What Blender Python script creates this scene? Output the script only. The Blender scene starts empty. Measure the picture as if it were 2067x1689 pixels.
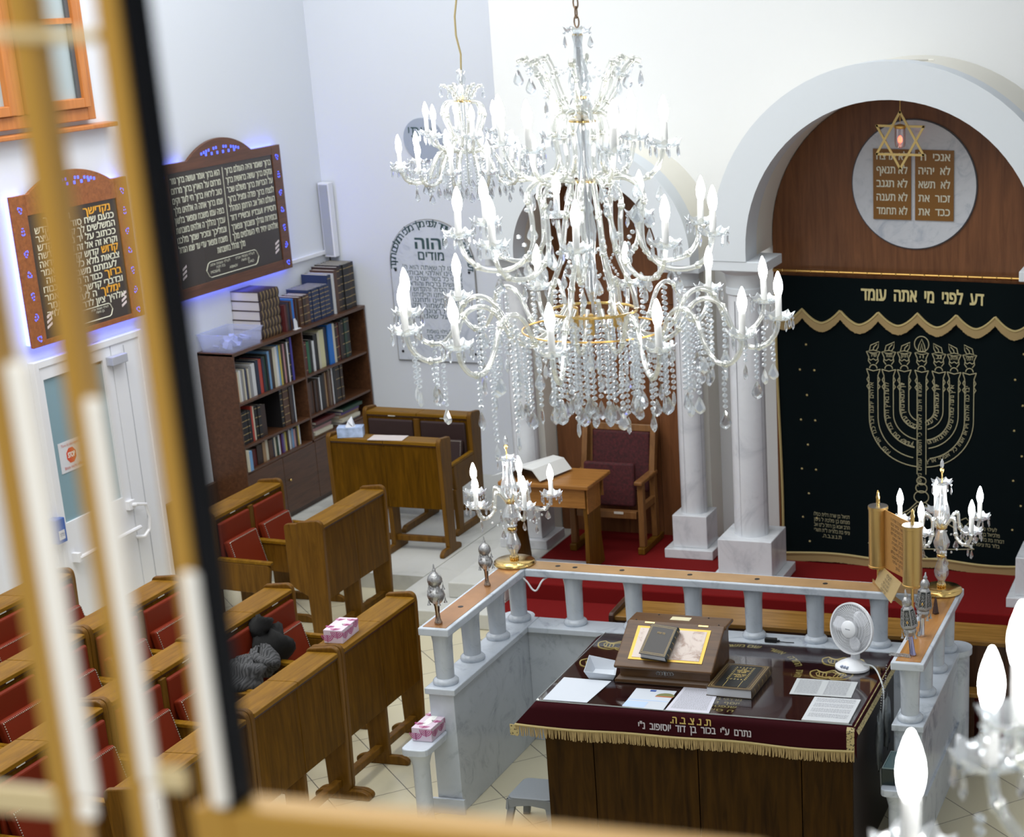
import bpy, bmesh, math, random
from mathutils import Matrix, Vector
from mathutils.geometry import tessellate_polygon
random.seed(7)
S = bpy.context.scene
COL = S.collection
PI = math.pi

# ------------------------------------------------------------------ camera
cd = bpy.data.cameras.new('camera')
cam = bpy.data.objects.new('camera', cd)
COL.objects.link(cam)
cam.matrix_world = Matrix(((0.98381361, -0.06470382, 0.16710532, 0), (0.17909066, 0.32324359, -0.92921479, 0),
                           (0.00610803, 0.94410116, 0.32959929, 5.0), (0, 0, 0, 1)))
cd.sensor_width = 36.0
cd.lens = 36.0 * 3689.96 / 2067
cd.shift_x = (1033.5 - 1904.99) / 2067
cd.shift_y = (1200.0 - 844.5) / 2067
cd.clip_start = 0.05
cd.clip_end = 60
cd.dof.use_dof = True
cd.dof.focus_distance = 9.0
cd.dof.aperture_fstop = 4.4
S.camera = cam

# ------------------------------------------------------------------ world, lights, exposure
w = bpy.data.worlds.new('world')
S.world = w
w.use_nodes = True
w.node_tree.nodes['Background'].inputs[0].default_value = (0.86, 0.91, 1.0, 1)
w.node_tree.nodes['Background'].inputs[1].default_value = 0.25
S.view_settings.view_transform = 'Standard'
S.view_settings.look = 'None'
S.view_settings.gamma = 1
S.view_settings.use_curve_mapping = False
S.view_settings.exposure = 0.55
S.cycles.max_bounces = 7
S.cycles.diffuse_bounces = 3
S.cycles.glossy_bounces = 3
S.cycles.transmission_bounces = 6
S.cycles.transparent_max_bounces = 24
S.cycles.caustics_reflective = False
S.cycles.caustics_refractive = False
S.cycles.sample_clamp_indirect = 4.0
S.cycles.sample_clamp_direct = 0


def area(name, loc, size, power, col, target=None):
    l = bpy.data.lights.new(name, 'AREA')
    l.shape = 'RECTANGLE'
    l.size, l.size_y = size
    l.energy = power
    l.color = col
    o = bpy.data.objects.new(name, l)
    COL.objects.link(o)
    o.location = loc
    if target:
        o.rotation_euler = (Vector(target) - Vector(loc)).to_track_quat('-Z', 'Y').to_euler()
    return o


area('added_ceiling_fill', (-4.6, 9.5, 7.1), (5.0, 6.0), 215, (0.95, 0.975, 1.0))  # unseen fill panels, added overhead to raise the room's base light
area('added_ceiling_fill', (-7.2, 8.8, 7.1), (2.0, 5.0), 150, (1.0, 0.94, 0.85))
area('added_ceiling_fill', (-3.2, 4.2, 7.1), (5.0, 2.5), 60, (0.97, 0.98, 1.0))
area('added_ceiling_fill', (-7.3, 13.6, 7.1), (2.6, 3.0), 75, (0.96, 0.98, 1.0))
area('added_balcony_fill', (-0.3, -1.6, 6.6), (2.4, 1.0), 60, (1.0, 0.93, 0.80), (-0.7, 1.0, 4.7))  # unseen fill, added behind the camera to brighten the near window frame


# ------------------------------------------------------------------ geometry collector
class G:
    def __init__(self):
        self.v = []
        self.f = []

    def add(self, vs, fs, M=None):
        b = len(self.v)
        if M is not None:
            vs = [tuple(M @ Vector(p)) for p in vs]
        self.v += [tuple(p) for p in vs]
        self.f += [tuple(i + b for i in q) for q in fs]
        return self

    def box(self, a, b, M=None):
        x0, y0, z0 = a
        x1, y1, z1 = b
        vs = [(x0, y0, z0), (x1, y0, z0), (x1, y1, z0), (x0, y1, z0), (x0, y0, z1), (x1, y0, z1), (x1, y1, z1), (x0, y1, z1)]
        return self.add(vs, [(0, 3, 2, 1), (4, 5, 6, 7), (0, 1, 5, 4), (1, 2, 6, 5), (2, 3, 7, 6), (3, 0, 4, 7)], M)

    def prism(self, pts, axis, a, b, M=None):
        n = len(pts)

        def P(p, t):
            return {'x': (t, p[0], p[1]), 'y': (p[0], t, p[1]), 'z': (p[0], p[1], t)}[axis]
        vs = [P(p, a) for p in pts] + [P(p, b) for p in pts]
        fs = [tuple(range(n))[::-1], tuple(range(n, 2 * n))] + [(i, (i + 1) % n, n + (i + 1) % n, n + i) for i in range(n)]
        return self.add(vs, fs, M)

    def lathe(self, prof, seg=20, c=(0, 0, 0), M=None, flute=0.0, nf=8):
        vs, fs = [], []
        for r, z in prof:
            for i in range(seg):
                a = 2 * PI * i / seg
                rr = r * (1 + flute * math.cos(nf * a))
                vs.append((c[0] + rr * math.cos(a), c[1] + rr * math.sin(a), c[2] + z))
        n = len(prof)
        for k in range(n - 1):
            for i in range(seg):
                j = (i + 1) % seg
                fs.append((k * seg + i, k * seg + j, (k + 1) * seg + j, (k + 1) * seg + i))
        if prof[0][0] > 1e-6:
            fs.append(tuple(range(seg))[::-1])
        if prof[-1][0] > 1e-6:
            fs.append(tuple((n - 1) * seg + i for i in range(seg)))
        return self.add(vs, fs, M)

    def tube(self, path, r, seg=8, closed=False, M=None):
        P = [Vector(p) for p in path]
        n = len(P)
        R = r if isinstance(r, (list, tuple)) else [r] * n
        T = []
        for i in range(n):
            if closed:
                t = P[(i + 1) % n] - P[i - 1]
            else:
                t = P[min(i + 1, n - 1)] - P[max(i - 1, 0)]
            T.append(t.normalized() if t.length > 1e-9 else Vector((0, 0, 1)))
        u = T[0].orthogonal().normalized()
        vs, fs = [], []
        for i in range(n):
            if i:
                u = (u - T[i] * u.dot(T[i]))
                u = u.normalized() if u.length > 1e-6 else T[i].orthogonal().normalized()
            q = T[i].cross(u)
            for k in range(seg):
                a = 2 * PI * k / seg
                vs.append(P[i] + (u * math.cos(a) + q * math.sin(a)) * R[i])
        m = n if closed else n - 1
        for i in range(m):
            for k in range(seg):
                a, b = i * seg + k, i * seg + (k + 1) % seg
                c, d = ((i + 1) % n) * seg + (k + 1) % seg, ((i + 1) % n) * seg + k
                fs.append((a, b, c, d))
        if not closed:
            fs.append(tuple(range(seg))[::-1])
            fs.append(tuple((n - 1) * seg + k for k in range(seg)))
        return self.add(vs, fs, M)

    def ball(self, c, r, seg=8, rings=5, sz=1.0, M=None):
        prof = [(max(1e-7, r * math.sin(PI * k / rings)) if 0 < k < rings else 0.0, -r * sz * math.cos(PI * k / rings)) for k in range(rings + 1)]
        prof[0] = (r * 0.05, prof[0][1])
        prof[-1] = (r * 0.05, prof[-1][1])
        return self.lathe(prof, seg, c, M)

    def mesh(self, name, mat, smooth=False, ang=40, fix=True):
        me = bpy.data.meshes.new(name)
        me.from_pydata(self.v, [], self.f)
        if fix:
            bm = bmesh.new()
            bm.from_mesh(me)
            bmesh.ops.recalc_face_normals(bm, faces=bm.faces[:])
            bm.to_mesh(me)
            bm.free()
        if smooth:
            me.polygons.foreach_set('use_smooth', [True] * len(me.polygons))
            me.set_sharp_from_angle(angle=math.radians(ang))
        if mat is not None:
            me.materials.append(mat)
        me.update()
        return me

    def build(self, name, mat, parent=None, smooth=False, bevel=0, seg=2, loc=None, ang=40, fix=True):
        o = bpy.data.objects.new(name, self.mesh(name, mat, smooth, ang, fix))
        COL.objects.link(o)
        if parent is not None:
            o.parent = parent
        if loc:
            o.location = loc
        if bevel:
            m = o.modifiers.new('bevel', 'BEVEL')
            m.width = bevel
            m.segments = seg
            m.limit_method = 'ANGLE'
            m.angle_limit = math.radians(50)
        return o


def tag(o, label, cat, group=None, kind=None):
    o['label'] = label
    o['category'] = cat
    if group:
        o['group'] = group
    if kind:
        o['kind'] = kind
    return o


def thing(name, label, cat, loc=(0, 0, 0), rz=0, group=None):
    o = bpy.data.objects.new(name, None)
    o.empty_display_size = 0.05
    COL.objects.link(o)
    o.location = loc
    o.rotation_euler = (0, 0, rz)
    return tag(o, label, cat, group)


def struct(o, label=None, cat=None):
    o['kind'] = 'structure'
    if label:
        o['label'] = label
    if cat:
        o['category'] = cat
    return o


def inst(src, parent, loc=(0, 0, 0), rz=0, sc=None):
    o = src.copy()
    COL.objects.link(o)
    o.parent = parent
    o.location = loc
    o.rotation_euler = (0, 0, rz)
    if sc:
        o.scale = sc
    return o


def put(mesh, name, parent, loc=(0, 0, 0), rz=0, sc=None, rot=None):
    o = bpy.data.objects.new(name, mesh)
    COL.objects.link(o)
    o.parent = parent
    o.location = loc
    o.rotation_euler = rot or (0, 0, rz)
    if sc:
        o.scale = sc
    return o


def dup(root, loc, rz=0, label=None, group=None):
    r = root.copy()
    COL.objects.link(r)
    r.location = loc
    r.rotation_euler = (0, 0, rz)
    if label:
        r['label'] = label
    if group:
        r['group'] = group
    for ch in list(root.children):
        c = ch.copy()
        COL.objects.link(c)
        c.parent = r
        for g in ch.children:
            d = g.copy()
            COL.objects.link(d)
            d.parent = c
    return r


def rnd(pts, r, n=4):
    """round the corners of a polygon"""
    out = []
    N = len(pts)
    for i in range(N):
        p, a, b = Vector(pts[i]), Vector(pts[i - 1]), Vector(pts[(i + 1) % N])
        ra = min(r, (a - p).length * .45, (b - p).length * .45)
        s, e = p + (a - p).normalized() * ra, p + (b - p).normalized() * ra
        for k in range(n + 1):
            t = k / n
            out.append(tuple(s * (1 - t) ** 2 + p * 2 * t * (1 - t) + e * t * t))
    return out


def catmull(P, k=6):
    P = [Vector(p) for p in P]
    out = []
    for i in range(len(P) - 1):
        p0, p1, p2, p3 = P[max(i - 1, 0)], P[i], P[i + 1], P[min(i + 2, len(P) - 1)]
        for j in range(k):
            t = j / k
            out.append(0.5 * ((2 * p1) + (p2 - p0) * t + (2 * p0 - 5 * p1 + 4 * p2 - p3) * t * t + (3 * p1 - p0 - 3 * p2 + p3) * t ** 3))
    out.append(P[-1])
    return out


# ------------------------------------------------------------------ materials
def newmat(name):
    m = bpy.data.materials.new(name)
    m.use_nodes = True
    nt = m.node_tree
    b = nt.nodes['Principled BSDF']
    return m, nt, b


MC = {}


def flat(name, col, rough=0.5, metal=0.0, spec=0.5, bump=0, bscale=60, var=0.0, coat=0, sheen=0):
    if name in MC:
        return MC[name]
    m, nt, b = newmat(name)
    b.inputs['Base Color'].default_value = (*col, 1)
    b.inputs['Roughness'].default_value = rough
    b.inputs['Metallic'].default_value = metal
    b.inputs['Specular IOR Level'].default_value = spec
    b.inputs['Coat Weight'].default_value = coat
    b.inputs['Sheen Weight'].default_value = sheen
    if bump or var:
        tc = nt.nodes.new('ShaderNodeTexCoord')
        nz = nt.nodes.new('ShaderNodeTexNoise')
        nz.inputs['Scale'].default_value = bscale
        nz.inputs['Detail'].default_value = 4
        nt.links.new(tc.outputs['Object'], nz.inputs['Vector'])
        if bump:
            bp = nt.nodes.new('ShaderNodeBump')
            bp.inputs['Strength'].default_value = bump
            bp.inputs['Distance'].default_value = 0.01
            nt.links.new(nz.outputs['Fac'], bp.inputs['Height'])
            nt.links.new(bp.outputs['Normal'], b.inputs['Normal'])
        if var:
            rp = nt.nodes.new('ShaderNodeValToRGB')
            rp.color_ramp.elements[0].position = .3
            rp.color_ramp.elements[1].position = .7
            rp.color_ramp.elements[0].color = (*[c * (1 - var) for c in col], 1)
            rp.color_ramp.elements[1].color = (*[min(1, c * (1 + var)) for c in col], 1)
            nt.links.new(nz.outputs['Fac'], rp.inputs['Fac'])
            nt.links.new(rp.outputs['Color'], b.inputs['Base Color'])
    MC[name] = m
    return m


def wood(name, dark, light, axis='y', scale=1.0, rough=0.35, coat=0.15, spec=0.3):
    if name in MC:
        return MC[name]
    m, nt, b = newmat(name)
    N, L = nt.nodes, nt.links
    tc = N.new('ShaderNodeTexCoord')
    mp = N.new('ShaderNodeMapping')
    st = {'x': (1.2, 14, 14), 'y': (14, 1.2, 14), 'z': (14, 14, 1.2)}[axis]
    mp.inputs['Scale'].default_value = [s * scale for s in st]
    L.new(tc.outputs['Object'], mp.inputs['Vector'])
    nz = N.new('ShaderNodeTexNoise')
    nz.inputs['Scale'].default_value = 2.2
    nz.inputs['Detail'].default_value = 6
    nz.inputs['Roughness'].default_value = 0.62
    nz.inputs['Distortion'].default_value = 0.7
    L.new(mp.outputs['Vector'], nz.inputs['Vector'])
    rp = N.new('ShaderNodeValToRGB')
    rp.color_ramp.elements[0].position = .28
    rp.color_ramp.elements[1].position = .72
    rp.color_ramp.elements[0].color = (*dark, 1)
    rp.color_ramp.elements[1].color = (*light, 1)
    L.new(nz.outputs['Fac'], rp.inputs['Fac'])
    L.new(rp.outputs['Color'], b.inputs['Base Color'])
    b.inputs['Roughness'].default_value = rough
    b.inputs['Specular IOR Level'].default_value = spec
    b.inputs['Coat Weight'].default_value = coat
    b.inputs['Coat Roughness'].default_value = 0.2
    MC[name] = m
    return m


def marble(name, base, vein, scale=3.0, rough=0.22):
    if name in MC:
        return MC[name]
    m, nt, b = newmat(name)
    N, L = nt.nodes, nt.links
    tc = N.new('ShaderNodeTexCoord')
    nz = N.new('ShaderNodeTexNoise')
    nz.inputs['Scale'].default_value = scale
    nz.inputs['Detail'].default_value = 8
    nz.inputs['Roughness'].default_value = 0.68
    nz.inputs['Distortion'].default_value = 1.6
    L.new(tc.outputs['Object'], nz.inputs['Vector'])
    rp = N.new('ShaderNodeValToRGB')
    e = rp.color_ramp.elements
    e[0].position = .30
    e[0].color = (*vein, 1)
    e[1].position = .47
    e[1].color = (*base, 1)
    x = e.new(.62)
    x.color = (*[min(1, c * 1.05) for c in base], 1)
    y = e.new(.72)
    y.color = (*[c * .85 for c in base], 1)
    L.new(nz.outputs['Fac'], rp.inputs['Fac'])
    L.new(rp.outputs['Color'], b.inputs['Base Color'])
    b.inputs['Roughness'].default_value = rough
    MC[name] = m
    return m


def emit(name, col, strength):
    if name in MC:
        return MC[name]
    m, nt, b = newmat(name)
    b.inputs['Base Color'].default_value = (*col, 1)
    b.inputs['Emission Color'].default_value = (*col, 1)
    b.inputs['Emission Strength'].default_value = strength
    MC[name] = m
    return m


def crystal(name, clear=0.5, milk=0.2, tint=(0.93, 0.97, 1.0), refr=False):
    """cut glass: partly clear, partly mirror bright, a little frosted"""
    if name in MC:
        return MC[name]
    m = bpy.data.materials.new(name)
    m.use_nodes = True
    nt = m.node_tree
    N, L = nt.nodes, nt.links
    out = N['Material Output']
    N.remove(N['Principled BSDF'])
    tr = N.new('ShaderNodeBsdfTransparent')
    tr.inputs[0].default_value = (*tint, 1)
    if refr:
        gl = N.new('ShaderNodeBsdfGlass')
        gl.inputs['IOR'].default_value = 1.52
        gl.inputs['Roughness'].default_value = 0.02
    else:
        gl = N.new('ShaderNodeBsdfAnisotropic')
        gl.inputs['Roughness'].default_value = 0.12
    gl.inputs[0].default_value = (1, 1, 1, 1)
    tl = N.new('ShaderNodeBsdfTranslucent')
    tl.inputs[0].default_value = (.95, .97, 1, 1)
    df = N.new('ShaderNodeBsdfDiffuse')
    df.inputs[0].default_value = (.95, .97, 1, 1)
    mk = N.new('ShaderNodeMixShader')
    mk.inputs[0].default_value = .5
    L.new(df.outputs[0], mk.inputs[1])
    L.new(tl.outputs[0], mk.inputs[2])
    m1 = N.new('ShaderNodeMixShader')
    m1.inputs[0].default_value = milk
    L.new(gl.outputs[0], m1.inputs[1])
    L.new(mk.outputs[0], m1.inputs[2])
    m2 = N.new('ShaderNodeMixShader')
    m2.inputs[0].default_value = clear
    L.new(m1.outputs[0], m2.inputs[1])
    L.new(tr.outputs[0], m2.inputs[2])
    L.new(m2.outputs[0], out.inputs[0])
    MC[name] = m
    return m


def clearpane(name, col=(0.96, 0.97, 0.97)):
    if name in MC:
        return MC[name]
    m = bpy.data.materials.new(name)
    m.use_nodes = True
    nt = m.node_tree
    nt.nodes.remove(nt.nodes['Principled BSDF'])
    t = nt.nodes.new('ShaderNodeBsdfTransparent')
    t.inputs[0].default_value = (*col, 1)
    nt.links.new(t.outputs[0], nt.nodes['Material Output'].inputs[0])
    MC[name] = m
    return m


def glossglass(name, gloss=0.2, tint=(1, 1, 1), rough=0.02):
    if name in MC:
        return MC[name]
    m = bpy.data.materials.new(name)
    m.use_nodes = True
    nt = m.node_tree
    N, L = nt.nodes, nt.links
    N.remove(N['Principled BSDF'])
    t = N.new('ShaderNodeBsdfTransparent')
    t.inputs[0].default_value = (*tint, 1)
    g = N.new('ShaderNodeBsdfAnisotropic')
    g.inputs['Roughness'].default_value = rough
    g.inputs[0].default_value = (1, 1, 1, 1)
    x = N.new('ShaderNodeMixShader')
    x.inputs[0].default_value = gloss
    L.new(t.outputs[0], x.inputs[1])
    L.new(g.outputs[0], x.inputs[2])
    L.new(x.outputs[0], N['Material Output'].inputs[0])
    MC[name] = m
    return m


WALLW = flat('white_plaster', (.78, .81, .86), .85, bump=.05, bscale=30)
WARMW = flat('cream_plaster', (.80, .78, .70), .85)
BLUEW = flat('pale_blue_plaster', (.66, .70, .735), .8)
PEW = wood('pew_wood', (.058, .024, .0006), (.150, .066, .0022), 'z', 1, .5, 0, .08)
PEWY = wood('pew_wood_long', (.13, .058, .002), (.28, .138, .009), 'y', 1, .45, 0, .15)
PEWX = wood('pew_wood_cross', (.17, .08, .015), (.33, .17, .038), 'x', rough=.25)
RED = flat('red_leather', (.17, .018, .004), .55, spec=.25, bump=.03, bscale=200)
DKWOOD = wood('dark_wood', (.030, .012, .005), (.075, .030, .012), 'z')
CASEWOOD = wood('bookcase_wood', (.055, .022, .010), (.12, .050, .022), 'y')
BOARDW = wood('board_wood', (.20, .065, .018), (.38, .13, .035), 'x')
ARKWOOD = wood('ark_wood', (.115, .043, .016), (.22, .088, .034), 'z', .7)
TABLEW = wood('table_wood', (.015, .0058, .0004), (.060, .026, .0022), 'z', .8, .55, 0, .1)
MARB = marble('white_marble', (.55, .60, .665), (.33, .37, .43), 3.2)
MARBC = marble('column_marble', (.66, .68, .71), (.48, .50, .54), 2.2)
STONE = marble('pale_stone', (.56, .56, .52), (.42, .42, .39), 1.4, .5)
BRASS = flat('brass', (.80, .55, .20), .18, 1.0)
GOLD = flat('satin_gold', (.72, .44, .13), .33, 1.0)
SILVER = flat('silver', (.44, .44, .44), .30, 1.0, bump=.35, bscale=140)
CHROME = flat('chrome', (.72, .70, .72), .1, 1.0)
WHITEP = flat('white_plastic', (.82, .83, .86), .35)
PAPER = flat('paper', (.64, .66, .70), .7)
BLACK = flat('black', (.008, .008, .009), .5)
BULB = emit('lit_bulb', (1.0, .985, .96), 40)
BULB2 = emit('lit_bulb_small', (1.0, .985, .96), 22)
CANDLE = flat('candle_sleeve', (.88, .88, .86), .5)
CRY = crystal('crystal', .48, .22)
CRYP = crystal('crystal_pendant', .38, .10, refr=True)
CRYARM = crystal('crystal_arm', .50, .26, (.93, .94, .88))
MAROON = flat('maroon_velvet', (.030, .0022, .0045), .9, spec=.12)
GOLDT = flat('gold_thread', (.46, .36, .15), .6, bump=.4, bscale=300)
PALEGOLD = flat('pale_gold_thread', (.50, .46, .28), .6)
REDCARPET = flat('red_carpet', (.16, .008, .008), .95, spec=.1, bump=.2, bscale=250, var=.12)


# ------------------------------------------------------------------ lettering
_fc = bpy.data.curves.new('lettering_font', 'FONT')
_fc.fill_mode = 'NONE'
_fo = bpy.data.objects.new('lettering_font', _fc)
COL.objects.link(_fo)
GC = {}


def heb(s):
    return any('\u0590' <= c <= '\u05ff' for c in s)


def glyph(s, bold=0.0):
    """filled outline of a string at size 1, read right to left when Hebrew"""
    bold = 0.0
    k = (s, bold)
    if k in GC:
        return GC[k]
    _fc.body = s[::-1] if heb(s) else s
    _fc.resolution_u = 3
    dg = bpy.context.evaluated_depsgraph_get()
    ev = _fo.evaluated_get(dg)
    me = ev.to_mesh()
    co = [(v.co.x, v.co.y) for v in me.vertices]
    nb = {}
    for e in me.edges:
        a, b_ = e.vertices
        nb.setdefault(a, []).append(b_)
        nb.setdefault(b_, []).append(a)
    ev.to_mesh_clear()
    loops, seen = [], set()
    for st_ in range(len(co)):
        if st_ in seen or st_ not in nb:
            continue
        lp, cur = [st_], st_
        seen.add(st_)
        while True:
            nxt = [q for q in nb[cur] if q not in seen]
            if not nxt:
                break
            cur = min(nxt, key=lambda q: abs(q - cur))
            seen.add(cur)
            lp.append(cur)
        if len(lp) > 2:
            if lp[1] != lp[0] + 1 and lp[-1] == lp[0] + 1:
                lp = [lp[0]] + lp[1:][::-1]
            loops.append(lp)

    def sgn(lp):
        return sum(co[lp[q - 1]][0] * co[lp[q]][1] - co[lp[q]][0] * co[lp[q - 1]][1] for q in range(len(lp)))

    def inside(p, lp):
        r = False
        for q in range(len(lp)):
            (xa, ya), (xb, yb) = co[lp[q - 1]], co[lp[q]]
            if (ya > p[1]) != (yb > p[1]) and p[0] < (xb - xa) * (p[1] - ya) / (yb - ya) + xa:
                r = not r
        return r
    vs, fs = [], []
    ar = [sgn(lp) for lp in loops]
    hole = [any(ar[j] * ar[i] < 0 and abs(ar[j]) > abs(ar[i]) and inside(co[loops[i][0]], loops[j]) for j in range(len(loops))) for i in range(len(loops))]
    for i, lp in enumerate(loops):
        if hole[i]:
            continue
        rings = [lp] + [h for j, h in enumerate(loops) if hole[j] and inside(co[h[0]], lp)]
        flat_ = [q for r in rings for q in r]
        b0_ = len(vs)
        vs += [co[q] for q in flat_]
        for t3 in tessellate_polygon([[Vector((co[q][0], co[q][1], 0)) for q in r] for r in rings]):
            fs.append(tuple(b0_ + q for q in t3))
    x0 = min((p[0] for p in vs), default=0)
    x1 = max((p[0] for p in vs), default=.3)
    GC[k] = ([(p[0] - x0, p[1]) for p in vs], fs, x1 - x0)
    return GC[k]


HREF = None


def href():
    global HREF
    if HREF is None:
        HREF = max(p[1] for p in glyph('ה')[0])
    return HREF


def put_text(g, s, o, right, up, h, width=None, align='c', bold=0.012, warp=None):
    """adds string s to collector g; o is the middle (c), left (l) or right (r) end of its base line"""
    vs, fs, wd = glyph(s, bold)
    k = h / href()
    kx = k
    if width:
        kx = width / wd
        if kx > k * 1.35:
            kx = k * 1.35
    sh = {'c': wd / 2, 'l': 0, 'r': wd}[align]
    o, right, up = Vector(o), Vector(right), Vector(up)
    nv = right.cross(up).normalized()
    for q, (dx, dy) in enumerate(((0, 0),) if bold < .018 else ((-bold, -bold * .6), (bold, -bold * .6), (-bold, bold * .6), (bold, bold * .6))):
        P = [o + right * ((x + dx - sh) * kx) + up * ((y + dy) * k) for x, y in vs]
        if warp:
            P = [Vector(warp(p)) for p in P]
        P = [p + nv * (.0003 * q) for p in P]
        g.add(P, fs)


def path_text(g, s, path, upf, h, bold=0.012, gap=.12, warp=None, flip=1, fit=True):
    """letters one by one along a path in reading order; upf(p, d) gives each letter's up vector"""
    P = [Vector(p) for p in path]
    D = [0]
    for i in range(1, len(P)):
        D.append(D[-1] + (P[i] - P[i - 1]).length)
    k = h / href()
    ws = [(glyph(c, bold)[2] if c != ' ' else .35) + gap for c in s]
    tot = sum(ws) * k
    sc = (D[-1] / tot) if fit and tot > D[-1] else 1.0
    t = 0
    for c, wv in zip(s, ws):
        mid = (t + wv / 2) * k * sc
        t += wv
        if mid > D[-1]:
            break
        if c == ' ':
            continue
        i = max(1, next((j for j in range(len(D)) if D[j] >= mid), len(D) - 1))
        f = (mid - D[i - 1]) / max(1e-9, D[i] - D[i - 1])
        p = P[i - 1].lerp(P[i], f)
        d = (P[i] - P[i - 1]).normalized()
        r = -d * flip if heb(c) else d * flip
        put_text(g, c, p, r, upf(p, d), h, None, 'c', bold, warp)


ORD = ['first', 'second', 'third', 'fourth', 'fifth', 'sixth', 'seventh', 'eighth', 'ninth', 'tenth', 'eleventh', 'twelfth',
       'thirteenth', 'fourteenth', 'fifteenth', 'sixteenth', 'seventeenth', 'eighteenth', 'nineteenth', 'twentieth', 'twenty-first',
       'twenty-second', 'twenty-third', 'twenty-fourth', 'twenty-fifth', 'twenty-sixth', 'twenty-seventh', 'twenty-eighth', 'twenty-ninth', 'thirtieth']
# ================================================================== THE SETTING
FLOOR, nt, b = newmat('floor_tiles')
N, L = nt.nodes, nt.links
tc = N.new('ShaderNodeTexCoord')
mp = N.new('ShaderNodeMapping')
mp.inputs['Rotation'].default_value = (0, 0, PI / 4)
L.new(tc.outputs['Object'], mp.inputs['Vector'])
bk = N.new('ShaderNodeTexBrick')
bk.offset = 0
bk.inputs['Scale'].default_value = 1
bk.inputs['Brick Width'].default_value = .46
bk.inputs['Row Height'].default_value = .46
bk.inputs['Mortar Size'].default_value = .003
bk.inputs['Color1'].default_value = (.60, .55, .39, 1)
bk.inputs['Color2'].default_value = (.565, .515, .365, 1)
bk.inputs['Mortar'].default_value = (.10, .09, .08, 1)
L.new(mp.outputs['Vector'], bk.inputs['Vector'])
L.new(bk.outputs['Color'], b.inputs['Base Color'])
b.inputs['Roughness'].default_value = .3
struct(G().box((-9.2, -2, -.1), (6, 16.6, 0)).build('floor', FLOOR))
YB = 16.4
struct(G().box((-9.2, 2.2, 0), (-9.0, YB + .2, 7.2)).build('wall_left', WALLW))
struct(G().box((-9.0, YB, 0), (-6.35, YB + .2, 7.2)).build('wall_back', WALLW))
struct(G().box((-6.35, 14.5, 0), (2.2, YB + .2, 7.2)).build('wall_ark', flat('ark_plaster', (.79, .80, .80), .85)))
struct(G().box((-9.2, -2, 7.2), (6, YB + .2, 7.35)).build('ceiling', WALLW))
struct(G().box((2.2, 4.0, 0), (2.4, YB + .2, 7.2)).build('wall_right', WALLW))
# the platforms and steps
struct(G().box((-9.0, 13.33, 0), (-6.77, YB, .13)).build('floor_platform', STONE))
struct(G().prism([(-6.77, 12.56), (-5.86, 12.56), (-5.86, 14.5), (-6.35, 14.5), (-6.35, YB), (-6.77, YB)], 'z', 0, .13).build('floor_step', STONE, bevel=.01))
struct(G().box((-6.34, 12.88, .13), (-5.86, 14.5, .26)).build('floor_step', STONE, bevel=.01))
struct(G().box((-5.86, 13.0, 0), (2.2, 14.5, .26)).build('floor_dais', REDCARPET, bevel=.012))
struct(G().box((-5.86, 12.6, 0), (2.2, 13.0, .13)).build('floor_tread', REDCARPET, bevel=.012))
struct(G().box((-5.6, 10.95, 0), (2.2, 12.6, .006)).build('floor_carpet', REDCARPET))
struct(G().box((-5.86, 13.50, .26), (-5.32, 13.56, .275)).build('trim_1', flat('grey_strip', (.42, .42, .45), .4)))
struct(G().box((-9.0, 13.21, 0), (-8.96, 13.99, .637)).build('baseboard_left', wood('wainscot', (.06, .025, .01), (.13, .06, .022), 'z')))
struct(G().box((-9.0, 15.62, 2.27), (-8.97, 16.33, 2.30)).build('trim_2', WHITEP))

# ------------------------------------------------------------------ left window with orange wood frame
ORW = wood('orange_wood', (.45, .15, .035), (.62, .24, .065), 'z', .6)
win = thing('window_2', 'arched orange wooden window high on the left wall', 'window', (-9.0, 12.1, 3.79))
win['kind'] = 'structure'


def frame(y0, y1, z0, z1, t, d0, d1, name, par, mat, arch=False):
    g = G()
    g.box((d0, y0, z0), (d1, y0 + t, z1)).box((d0, y1 - t, z0), (d1, y1, z1)).box((d0, y0 + t, z0), (d1, y1 - t, z0 + t)).box((d0, y0 + t, z1 - t), (d1, y1 - t, z1))
    return g.build(name, mat, par, bevel=.006)


frame(-.88, .885, 0, 1.75, .09, .0, .07, 'window_frame', win, ORW)
G().box((.0, -.05, .09), (.08, .05, 1.66)).build('mullion', ORW, win, bevel=.006)
for s in (-1, 1):
    y0, y1 = (.06, .80) if s > 0 else (-.80, -.06)
    sash = frame(y0, y1, .095, 1.655, .07, .02, .10, 'sash', win, ORW)
    G().box((.03, y0 + .07, .70), (.09, y1 - .07, .74)).build('glazing_bar', ORW, sash)
    G().box((.05, y0 + .07, .165), (.055, y1 - .07, 1.585)).build('pane', flat('grey_glass', (.42, .50, .52), .08), sash)
    G().box((.06, y1 - .11 if s > 0 else y0 + .07, .165), (.075, y1 - .07 if s > 0 else y0 + .11, 1.585)).build('glazing_strip', flat('dark_strip', (.10, .11, .12), .3), sash)
G().box((.0, -.95, -.07), (.10, 1.11, -.035)).build('window_sill', ORW, win, bevel=.008)

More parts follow.
